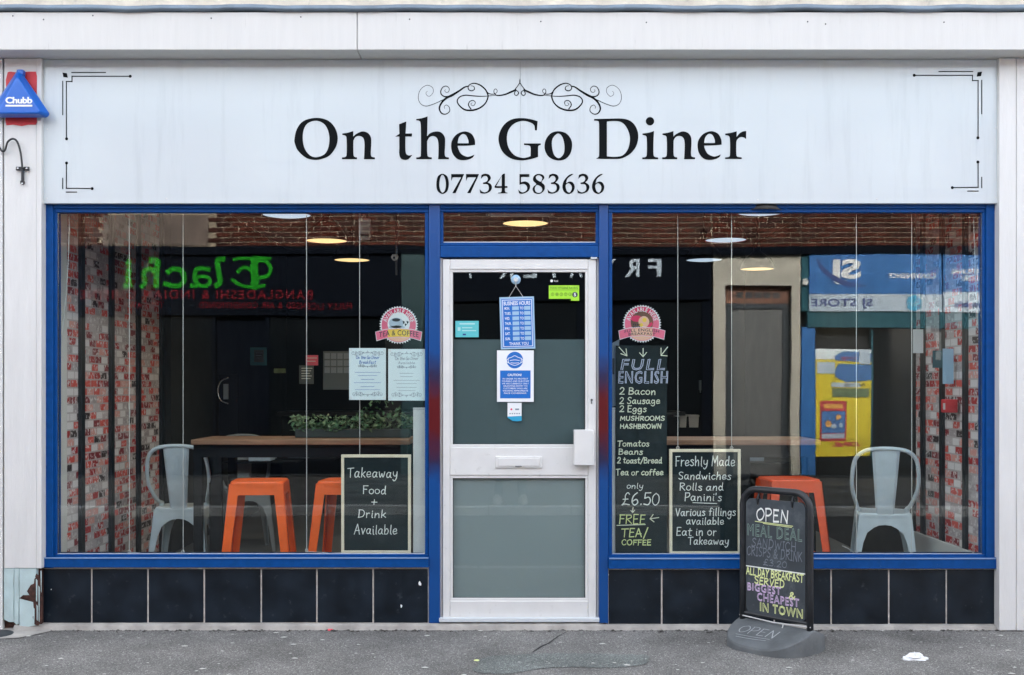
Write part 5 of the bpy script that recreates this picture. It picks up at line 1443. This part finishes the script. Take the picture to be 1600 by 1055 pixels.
mb = MB(); outl(mb, 'BIGGEST', .03, .60, .738, .802, AF2, .0075, 1.15, 0, .03); outl(mb, 'CHEAPEST', .20, .90, .812, .880, AF2, .0075, 1.15, 0, .03); mb.build('outlined_lettering', 'chalk_pink', ab, fix=False)
mb = MB(); outl(mb, 'IN TOWN', .25, .96, .893, .968, AF2, .0085, 1.15, 0, .04); mb.build('outlined_lettering', 'chalk_yellow', ab, fix=False)
mb = MB()
for ln in ([(.16, .197), (.80, .205)], [(.30, .208), (.78, .216)]): ribbon(mb, ln, .006, AF)
mb.build('underline', 'chalk_yellow', ab, fix=False)
flat(ab, 'chalk_divider', 'chalk_white', [rect(.0, 1.0, .588, .598)], AF)
# chalk OPEN on the rubber base, following its slope
def BF(u, v):
    y = -.04 - .15 * v; q = min(1, abs(y) / .215)
    return Vector((-.16 + .25 * u, y, .028 + .092 * (1 - q) ** .75 + .003))
mb = MB(); hand(mb, 'OPEN', .05, .95, .62, .42, .022, BF)
for ln in ([(.1, .75), (.5, .74), (.9, .70)], [(.15, .86), (.5, .85), (.85, .80)]): ribbon(mb, ln, .016, BF)
mb.build('chalk_writing', 'chalk_soft', ab, fix=False)
for sx_ in (-1, 1):
    MB().box(sx_ * tw_ - .022, sx_ * tw_ + .022, -.03, .03, .0, .085).build('tube_socket', 'black_rubber', ab, bevel=.008)

# ------------------------------------------------------------------ litter
def crumple(name, label, c, sx, sy, sz, m, cat, seed):
    r = random.Random(seed); mb = MB(); n = 14; v, f = [], []
    rings = 6
    for i in range(rings):
        q = i / (rings - 1)
        for k in range(n):
            a = 2 * pi * k / n; rr = cos(q * pi / 2) ** .6 + .02
            j = r.uniform(.65, 1.25)
            pinch = 1 - .55 * math.exp(-(cos(a) / .22) ** 2)
            v.append((c.x + sx * rr * cos(a) * j, c.y + sy * rr * sin(a) * j * pinch, c.z + sz * q * r.uniform(.5, 1.2) * pinch))
    for i in range(rings - 1):
        for k in range(n): f.append((i * n + k, i * n + (k + 1) % n, (i + 1) * n + (k + 1) % n, (i + 1) * n + k))
    return tag(mb.add(v, f).build(name, m), label, cat)
crumple('crumpled_tissue', 'crumpled white tissue lying on the pavement at lower right', G(1429, 1028, .001), .058, .03, .035, 'tissue', 'tissue', 4)
mb = MB(); mb.lathe([(0, .010), (.012, .010), (.0145, .008), (.015, 0)], G(516, 985, .0), 20)
tag(mb.build('bottle_cap', 'pink_plastic', smooth=True), 'small pink bottle cap on the pavement against the tiled base', 'bottle cap')
crumple('paper_scrap', 'tiny white scrap at the foot of the left pilaster', G(75, 984, .002), .012, .01, .02, 'tissue', 'scrap', 9)
crumple('dry_leaf', 'small yellow dry leaf on the pavement below the door', G(745, 1030, .001), .016, .012, .006, 'chalk_yellow', 'leaf', 12)
mb = MB(); p = G(10, 993, 0)
mb.lathe([(0, .016), (.04, .016), (.075, .014), (.09, .008), (.094, 0)], (p.x - .06, p.y + .02, p.z), 28)
tag(mb.build('drain_cover', 'cast_iron', smooth=True), 'dark round drain cover by the rotten pilaster foot', 'drain cover')
crumple('brick_fragment', 'broken brown brick fragment under the rotten pilaster', W(10, 980, .0) + Vector((0, .01, 0)), .05, .03, .018, 'wood_brown', 'brick', 21)
mb = MB()
v = [G(-30, 1000, .006), G(30, 997, .006), G(60, 991, .006), G(84, 986, .006), G(70, 983.4, .012), G(20, 983.4, .014), G(-30, 983.4, .014)]
mb.add(v, [tuple(range(7))]); tag(mb.build('mortar_spill', 'plinth_concrete'), 'pale mortar spread over the pavement at the far left', kind='structure')

# ------------------------------------------------------------------ neighbours on this side, just out of frame
def neighbour(name, label, x0, x1):
    t = thing(name, label, 'shop', ((x0 + x1) / 2, 0, 0))
    i_ = Matrix.Translation((-(x0 + x1) / 2, 0, 0))
    def k(o): o.parent = t; o.matrix_parent_inverse = i_; return o
    k(MB().box(x0, x1, .02, .4, 2.4, 6.6).build('upper_wall', 'stucco', None))
    k(MB().box(x0, x1, -.03, .019, 2.45, 3.1).build('fascia_board', 'painted_board', None, bevel=.004))
    k(MB().box(x0, x1, .02, .3, -.05, .5).build('stall_riser', 'painted_timber', None))
    k(MB().box(x0, x0 + .25, -.02, .3, .5, 2.4).build('pier', 'painted_timber', None)); k(MB().box(x1 - .25, x1, -.02, .3, .5, 2.4).build('pier', 'painted_timber', None))
    k(MB().box(x0 + .25, x1 - .25, .1, .14, .5, 2.4).build('window_pane', 'dark_glass', None))
    for q in (.33, .66):
        xm = x0 + (x1 - x0) * q; k(MB().box(xm - .03, xm + .03, .05, .099, .5, 2.4).build('glazing_bar', 'painted_timber', None))
neighbour('neighbour_shop', 'white painted shop front adjoining on the left, out of frame', -9.0, -3.66)
neighbour('neighbour_shop', 'white painted shop front adjoining on the right, out of frame', 3.66, 9.0)
MB().box(-3.9, 3.9, .36, 7, 6.4, 6.6).build('flat_roof', 'slate_roof', shop)

# ------------------------------------------------------------------ across the street (seen mirrored in the glass)
RF = lambda Y: (lambda u, v: R(u, v, Y))
def rbox(mb, px0, px1, py0, py1, Y0, Y1):
    """front face on Y0 (towards the road), body back to Y1"""
    a, b = R(px0, py1, Y0), R(px1, py0, Y0)
    return mb.box(a.x, b.x, Y1, Y0, a.z, b.z)
def RB(t, nm, m, px0, px1, py0, py1, Y0, Y1, bv=0):
    return on(t, rbox(MB(), px0, px1, py0, py1, Y0, Y1).build(nm, m, None, bevel=bv))
def RX(px): return R(px, 0, OY).x
def RZ(py): return R(0, py, OY).z
def bricks(t, x0, x1, z0, z1, name='brickwork', gaps=()):
    mb = MB(); rows = int((z1 - z0) / .075); r = random.Random(int(x0 * 100))
    md = MB()
    for j in range(rows):
        z = z0 + j * .075; x = x0 - (.1125 if j % 2 else 0)
        while x < x1:
            a, b = max(x, x0) + .006, min(x + .225, x1) - .007
            x += .225
            if b - a < .03: continue
            if any(g[0] < (a + b) / 2 < g[1] and g[2] < z + .03 < g[3] for g in gaps): continue
            (md if r.random() < .35 else mb).box(a, b, OY - .06, OY + r.uniform(-.004, .004), z + .006, z + .0645)
    tag(on(t, mb.build(name, 'brick_red', None, fix=False)), kind='stuff')
    tag(on(t, md.build(name, 'brick_dark', None, fix=False)), kind='stuff')
    on(t, MB().box(x0, x1, OY - .25, OY - .012, z0, 5.2).build('wall_core', 'mortar', None))
    tag(on(t, MB().box(x0, x1, OY - .24, OY - .002, z0 + rows * .075 + .004, 5.18).build('upper_wall', 'brick_red', None)), None)
    on(t, MB().box(x0 - .01, x1 + .01, OY - 3.5, OY + .25, 5.2, 5.4).build('roof', 'slate_roof', None))
    for i in range(2):
        xm = x0 + (x1 - x0) * (.28 + .44 * i)
        w = on(t, MB().box(xm - .45, xm + .45, OY - .02, OY + .01, 4.3, 5.05).build('window', 'white_print', None))
        on(w, MB().box(xm - .38, xm + .38, OY + .011, OY + .016, 4.36, 4.99).build('pane', 'dark_glass', None)) if False else None
        g_ = MB().box(xm - .38, xm + .38, OY + .011, OY + .016, 4.36, 4.99).build('pane', 'dark_glass', None); g_.parent = w
xr0, xr1 = RX(-120), RX(668)
rs = thing('restaurant_building', 'dark fronted brick restaurant across the street, mirrored in the left window', 'restaurant', ((xr0 + xr1) / 2, OY, 0))
px_s = RZ(386)
bricks(rs, xr0, xr1 - .002, px_s, px_s + 1.2, gaps=((RX(160), RX(325), RZ(383), RZ(334)),))
RB(rs, 'stone_panel', 'stone_panel', 161, 324, 335, 382, OY + .004, OY - .1)
RB(rs, 'sign_board', 'restaurant_black', -120, 655, 387, 494, OY + .08, OY - .2)
RB(rs, 'shop_window', 'dark_glass', -110, 330, 497, 700, OY + .01, OY - .05)
RB(rs, 'shop_window', 'dark_glass', 420, 600, 497, 700, OY + .01, OY - .05)
RB(rs, 'entrance_door', 'restaurant_black', 336, 414, 500, 736, OY - .05, OY - .1)
RB(rs, 'door_pier', 'restaurant_black', 330, 336, 496, 740, OY + .03, OY - .2); RB(rs, 'door_pier', 'restaurant_black', 414, 420, 496, 740, OY + .03, OY - .2)
RB(rs, 'base_wall', 'restaurant_black', -120, 330, 700, 742, OY + .03, OY - .2); RB(rs, 'base_wall', 'restaurant_black', 420, 626, 700, 742, OY + .03, OY - .2)
RB(rs, 'back_panel', 'dark_wall', -120, 668, 490, 742, OY - .11, OY - .22)
RB(rs, 'pilaster', 'pilaster_teal', 627, 662, 384, 742, OY + .12, OY - .2)
Yl = OY + .086
mb = MB()     # gothic-looking green lettering: broad strokes
E_ = lambda pts, w: ribbon(mb, pts, w, RF(Yl), 5)
for st, w in (([(421, 404), (410, 403), (398, 404), (376, 403), (366, 405)], 4), ([(398, 404), (396, 420), (398, 436), (396, 447)], 10), ([(398, 406), (414, 408), (422, 418), (418, 430), (406, 433)], 5), ([(390, 420), (380, 417), (372, 424)], 4.5), ([(412, 446), (396, 448), (378, 446), (364, 437)], 4.5),
              ([(349, 404), (340, 406), (342, 425), (344, 440), (338, 446)], 7), ([(326, 420), (308, 419), (303, 430), (306, 445), (298, 446)], 6), ([(306, 432), (322, 432), (328, 440), (318, 447), (306, 443)], 5),
              ([(262, 424), (272, 419), (284, 424), (286, 438), (276, 447), (258, 443)], 6.5), ([(236, 406), (246, 408), (244, 425), (244, 446)], 7.5), ([(244, 425), (232, 419), (224, 426), (226, 440), (221, 447)], 6), ([(202, 421), (200, 434), (203, 445), (196, 446)], 7), ([(202, 409), (201, 412)], 7)):
    E_(st, w * 1.2)
on(rs, mb.build('green_lettering', 'neon_green', None, fix=False))
mb = MB()
prnt(mb, 'BANGLADESHI & INDIAN CUISINE', 490, 126, 453, 468, RF(Yl), offset=.01, space=1.25)
prnt(mb, 'FULLY LICENSED & AIR CONDITIONED', 549, 310, 473, 483, RF(Yl), offset=.005, space=1.2); prnt(mb, 'TAKE AWAY', 256, 186, 473, 483, RF(Yl), space=1.2)
on(rs, mb.build('red_lettering', 'sign_red', None, fix=False))

xf0, xf1 = RX(668), RX(1114)
fy = thing('takeaway_building', 'black fronted brick takeaway across the street, mirrored around the door', 'takeaway', ((xf0 + xf1) / 2, OY, 0))
bricks(fy, xf0 + .002, xf1 - .002, px_s, px_s + 1.2)
RB(fy, 'sign_board', 'restaurant_black', 670, 1112, 389, 470, OY + .07, OY - .2)
mb = MB()
for ch, c in (('F', 1022), ('R', 988), ('Y', 951), ('A', 899), ('T', 865), ('E', 828), ('R', 791), ('Y', 735)):
    prnt(mb, ch, c + 10.5, c - 10.5, 404, 433, RF(OY + .075), offset=.02)
on(fy, mb.build('lettering', 'store_white', None, fix=False))
RB(fy, 'shop_window', 'dark_glass', 684, 900, 474, 690, OY + .0, OY - .05); RB(fy, 'entrance_door', 'restaurant_black', 910, 1000, 474, 738, OY - .04, OY - .1)
RB(fy, 'shop_window', 'dark_glass', 1010, 1098, 474, 690, OY + .0, OY - .05)
for a in ((670, 684), (900, 910), (1000, 1010), (1098, 1112)): RB(fy, 'pier', 'restaurant_black', a[0], a[1], 471, 742, OY + .03, OY - .2)
RB(fy, 'base_wall', 'restaurant_black', 684, 900, 690, 742, OY + .02, OY - .2); RB(fy, 'base_wall', 'restaurant_black', 1010, 1098, 690, 742, OY + .02, OY - .2)
RB(fy, 'back_panel', 'dark_wall', 670, 1112, 470, 742, OY - .11, OY - .22)

xe0, xe1 = RX(1114), RX(1251)
en = thing('entrance_building', 'cream rendered entrance with a grey panelled door across the street', 'building', ((xe0 + xe1) / 2, OY, 0))
bricks(en, xe0, xe1 - .002, px_s, px_s + 1.2)
RB(en, 'render_wall', 'cream_render', 1115, 1133.5, 397, 742, OY + .05, OY - .2); RB(en, 'render_wall', 'cream_render', 1236, 1250, 397, 742, OY + .05, OY - .2)
RB(en, 'render_head', 'cream_render', 1133.6, 1235.9, 397, 447, OY + .05, OY - .2)
RB(en, 'transom_panel', 'wood_brown', 1134, 1236, 449, 476, OY - .08, OY - .14)
for i in range(5): RB(en, 'transom_pane', 'dark_print', 1151 + i * 14, 1161 + i * 14, 458, 468, OY - .076, OY - .081)
RB(en, 'door_frame', 'dark_print', 1134, 1144, 476, 742, OY - .07, OY - .14); RB(en, 'door_frame', 'dark_print', 1222, 1236, 476, 742, OY - .07, OY - .14); RB(en, 'door_frame', 'dark_print', 1144, 1222, 476, 484, OY - .07, OY - .14)
d_ = RB(en, 'door', 'grey_door', 1144.5, 1221.5, 484.5, 742, OY - .09, OY - .14)
for a in ((1152, 1178), (1188, 1214)):
    for b in ((500, 590), (612, 720)): RB(en, 'door_panel', 'grey_door', a[0], a[1], b[0], b[1], OY - .082, OY - .091, .006)

xs0, xs1 = RX(1251), RX(1800)
st_ = thing('convenience_store', 'blue signed convenience store across the street, mirrored in the right window', 'store', ((xs0 + xs1) / 2, OY, 0))
bricks(st_, xs0, xs1, px_s, px_s + 1.2)
RB(st_, 'sign_board', 'store_blue', 1265, 1472, 396, 461, OY + .1, OY - .2)
RB(st_, 'sign_board', 'store_blue', 1474.5, 1800, 398, 457, OY + .1, OY - .2)
RB(st_, 'sign_strip', 'store_white', 1265, 1472, 461.3, 488, OY + .1, OY - .2)
RB(st_, 'sign_strip', 'store_white', 1474.5, 1800, 457.3, 488, OY + .1, OY - .2)
RB(st_, 'pilaster', 'store_teal', 1251.5, 1264.5, 396, 488, OY + .06, OY - .2)
RB(st_, 'alarm_unit', 'plastic_white', 1254, 1263, 436, 446, OY + .12, OY + .06, .01)
RB(st_, 'shutter_box', 'store_teal', 1262, 1800, 488.5, 512, OY + .08, OY - .2)
RB(st_, 'pilaster', 'store_blue', 1252, 1274, 512.5, 742, OY + .05, OY - .2)
RB(st_, 'shop_window', 'dark_glass', 1364, 1800, 513, 742, OY - .02, OY - .08)
RB(st_, 'back_panel', 'dark_wall', 1251.5, 1800, 489, 742, OY - .1, OY - .22)
YS = OY + .106
mb = MB(); prnt(mb, 'SJ', 1346, 1303, 406, 446, RF(YS), offset=.035, space=.95)
prnt(mb, 'CONVENIENCE', 1463, 1389, 428, 436, RF(YS), offset=.02); prnt(mb, 'NATIONAL', 1538, 1485, 421, 429, RF(YS), offset=.02); prnt(mb, 'GROCERY', 1538, 1500, 431.5, 440, RF(YS), offset=.02)
on(st_, mb.build('white_lettering', 'white_print', None, fix=False))
mb = MB(); ribbon(mb, [(1277, 404, 2), (1287, 420, 6), (1308, 437, 8), (1330, 446, 7), (1354, 448, 2)], None, RF(YS + .004), 6); on(st_, mb.build('swoosh', 'store_navy', None, fix=False))
mb = MB(); prnt(mb, 'SJ STORE', 1364, 1268, 468.5, 484, RF(YS), offset=.015); prnt(mb, 'mobile', 1531, 1491, 471, 481, RF(YS), offset=.03); prnt(mb, 'Lyca', 1564, 1536, 471, 483, RF(YS), offset=.03)
on(st_, mb.build('blue_lettering', 'store_navy', None, fix=False))
on(st_, flat(None, 'round_logo', 'store_cyan', [circ(1428.5, 475, 12.2, 28)], RF(YS)))
mb = MB(); prnt(mb, 'Lebara', 1440, 1417, 472, 479.5, RF(YS + .003), offset=.005); on(st_, mb.build('logo_lettering', 'store_white', None, fix=False))
RB(st_, 'poster_panel', 'poster_yellow', 1274.5, 1361, 562, 712, OY + .03, OY - .05); RB(st_, 'low_wall', 'dark_paint', 1274.5, 1363, 712.5, 742, OY + .02, OY - .1)
RB(st_, 'window_panel', 'paper', 1274.5, 1361, 545, 561.5, OY + .03, OY - .05)
YP = OY + .036
on(st_, flat(None, 'blue_poster', 'poster_blue', [[(1361, 550), (1320, 548), (1306, 556), (1306, 563), (1361, 566)], [(1361, 569), (1312, 568), (1306, 578), (1306, 590), (1322, 598), (1361, 595)]], RF(YP)))
on(st_, flat(None, 'white_poster', 'store_white', [rect(1343, 1359, 546, 568), rect(1277, 1306, 566, 585), rect(1299, 1345, 599, 606)], RF(YP + .002)))
on(st_, flat(None, 'green_poster', 'leaf_pale', [rect(1300, 1358, 608, 622)], RF(YP)))
on(st_, flat(None, 'show_poster', 'poster_red', [rect(1281, 1323, 628, 688)], RF(YP)))
on(st_, flat(None, 'show_poster_print', 'poster_blue', [rect(1283, 1321, 643, 676)], RF(YP + .002)))
on(st_, flat(None, 'show_poster_print', 'poster_orange', [circ(1294, 662, 5), circ(1310, 652, 4), rect(1287, 1317, 632, 639)], RF(YP + .004)))
on(st_, flat(None, 'show_poster_print', 'store_white', [circ(1303, 666, 4), circ(1314, 664, 3.4), rect(1284, 1320, 677, 684)], RF(YP + .004)))
mb = MB(); prnt(mb, 'DHL', 1346, 1300, 690, 697, RF(YP), offset=.06, shear=.3); prnt(mb, 'coop', 1340, 1316, 557, 563, RF(YP + .004), offset=.01)
on(st_, mb.build('red_lettering', 'poster_red', None, fix=False))
mb = MB(); prnt(mb, 'PARCEL', 1352, 1318, 600.5, 604.5, RF(YP + .004), offset=.02); on(st_, mb.build('dark_lettering', 'dark_print', None, fix=False))
RB(st_, 'window_bar', 'store_teal', 1361.3, 1364, 513, 742, OY + .02, OY - .08); RB(st_, 'window_bar', 'grey_door', 1462, 1470, 490, 560, OY + .0, OY - .05)
for t_, a_, b_ in ((rs, -120, 667.5), (fy, 668.5, 1113.5), (en, 1114.5, 1250.8), (st_, 1251.8, 1800)):
    RB(t_, 'cornice_strip', 'restaurant_black', a_, b_, 384, 396.5, OY + .13, OY - .2)
# far buildings closing the row at both ends
for nm, x0, x1, lab in (('far_brick_building', -24, xr0 - .01, 'brick building across the street beyond the restaurant'), ('far_brick_building', xs1 + .01, 24, 'brick building across the street beyond the convenience store')):
    t = thing(nm, lab, 'building', ((x0 + x1) / 2, OY, 0))
    on(t, MB().box(x0, x1, OY - .3, OY, -.05, 5.2).build('wall', 'brick_red', None)); on(t, MB().box(x0, x1, OY - 3.5, OY + .25, 5.2, 5.4).build('roof', 'slate_roof', None))
    n_ = int((x1 - x0) / 2.6)
    for i in range(n_):
        xm = x0 + (i + .5) * (x1 - x0) / n_
        for z in (.9, 3.3):
            on(t, MB().box(xm - .6, xm + .6, OY + .002, OY + .03, z, z + 1.4).build('window', 'white_print', None)); on(t, MB().box(xm - .52, xm + .52, OY + .031, OY + .036, z + .08, z + 1.32).build('pane', 'dark_glass', None))

# ------------------------------------------------------------------ the photographer, standing behind the lens on the far kerb
def skin(name, joints, edges, material, parent, root=0, sub=2):
    me = bpy.data.meshes.new(name); me.from_pydata([j[0] for j in joints], edges, []); me.update()
    o = bpy.data.objects.new(name, me); scene.collection.objects.link(o)
    md = o.modifiers.new('skin', 'SKIN'); sv = me.skin_vertices[0].data if me.skin_vertices else None
    if sv is None:
        bm = bmesh.new(); bm.from_mesh(me); bm.verts.layers.skin.verify(); bm.to_mesh(me); bm.free(); sv = me.skin_vertices[0].data
    for i, j in enumerate(joints):
        r = j[1]; sv[i].radius = r if isinstance(r, tuple) else (r, r); sv[i].use_root = (i == root)
    md.use_smooth_shade = True
    s = o.modifiers.new('sub', 'SUBSURF'); s.levels = sub; s.render_levels = sub
    me.materials.append(MATS[material]); o.parent = parent
    return o
PX, PYY = -.02, -6.56
ph = thing('person', 'person in dark clothes standing across the road holding up a phone, mirrored in the door', 'person', (PX, PYY, .003))
J = [((0, 0, .93), (.15, .11)), ((0, .0, 1.12), (.145, .105)), ((0, -.01, 1.33), (.17, .11)), ((0, -.01, 1.45), (.11, .085)), ((0, .0, 1.53), .052), ((0, .015, 1.66), (.078, .092)), ((0, .01, 1.74), (.062, .08)),
     ((-.19, -.01, 1.41), .062), ((-.23, .05, 1.18), .048), ((-.10, .26, 1.235), .036), ((-.045, .315, 1.26), .030),
     ((.19, -.01, 1.41), .062), ((.23, .05, 1.18), .048), ((.10, .26, 1.235), .036), ((.045, .315, 1.26), .030),
     ((-.095, .0, .86), .095), ((-.115, .02, .50), .064), ((-.13, .0, .10), .045), ((-.14, .02, .05), .04), ((-.15, .15, .035), .034),
     ((.095, .0, .86), .095), ((.115, .02, .50), .064), ((.13, .0, .10), .045), ((.14, .02, .05), .04), ((.15, .15, .035), .034)]
Eg = [(0, 1), (1, 2), (2, 3), (3, 4), (4, 5), (5, 6), (3, 7), (7, 8), (8, 9), (9, 10), (3, 11), (11, 12), (12, 13), (13, 14), (0, 15), (15, 16), (16, 17), (17, 18), (18, 19), (0, 20), (20, 21), (21, 22), (22, 23), (23, 24)]
bd = skin('body', J, Eg, 'cloth_dark', ph)
bd.data.materials.append(MATS['skin'])
skin('face', [((0, .03, 1.60), (.05, .06)), ((0, .035, 1.66), (.072, .082)), ((0, .03, 1.71), (.066, .076)), ((0, .12, 1.655), .016), ((0, .10, 1.69), .012)], [(0, 1), (1, 2), (1, 3), (2, 4)], 'skin', ph, 1)
for s in (-1, 1):
    f = [((s * .05, .30, 1.262), (.026, .018)), ((s * .052, .322, 1.30), (.030, .016))]
    e = [(0, 1)]
    for k in range(4):
        i = len(f); f += [((s * (.062 + .004 * k), .336, 1.278 + .017 * k), .0085), ((s * .07, .352, 1.277 + .018 * k), .008), ((s * .052, .362, 1.275 + .018 * k), .007)]
        e += [(1, i), (i, i + 1), (i + 1, i + 2)]
    i = len(f); f += [((s * .04, .325, 1.318), .009), ((s * .022, .328, 1.332), .008)]; e += [(1, i), (i, i + 1)]
    skin('hand', f, e, 'skin', ph, 0)
    MB().lathe([(0, 0), (.05, .0), (.055, .02), (.045, .075), (.03, .11)], (s * .14, .02, .0), 14).build('trainer_heel', 'shoe', ph, smooth=True)
    mb = MB(); n = 14
    v = [(s * .145 + .047 * cos(2 * pi * k / n), .085 + .125 * sin(2 * pi * k / n), z) for z in (.002, .03) for k in range(n)] + [(s * .145 + .035 * cos(2 * pi * k / n), .075 + .10 * sin(2 * pi * k / n), .075) for k in range(n)]
    mb.add(v, [tuple(range(n))] + [(i * n + k, i * n + (k + 1) % n, (i + 1) * n + (k + 1) % n, (i + 1) * n + k) for i in (0, 1) for k in range(n)] + [tuple(range(2 * n, 3 * n))]).build('trainer', 'shoe', ph, smooth=True)
MB().box(-.075, .075, .325, .334, 1.285, 1.36).build('phone', 'black_metal', ph, bevel=.003)
skin('hair', [((0, -.02, 1.70), (.082, .088)), ((0, -.01, 1.765), (.07, .085))], [(0, 1)], 'dark_print', ph)
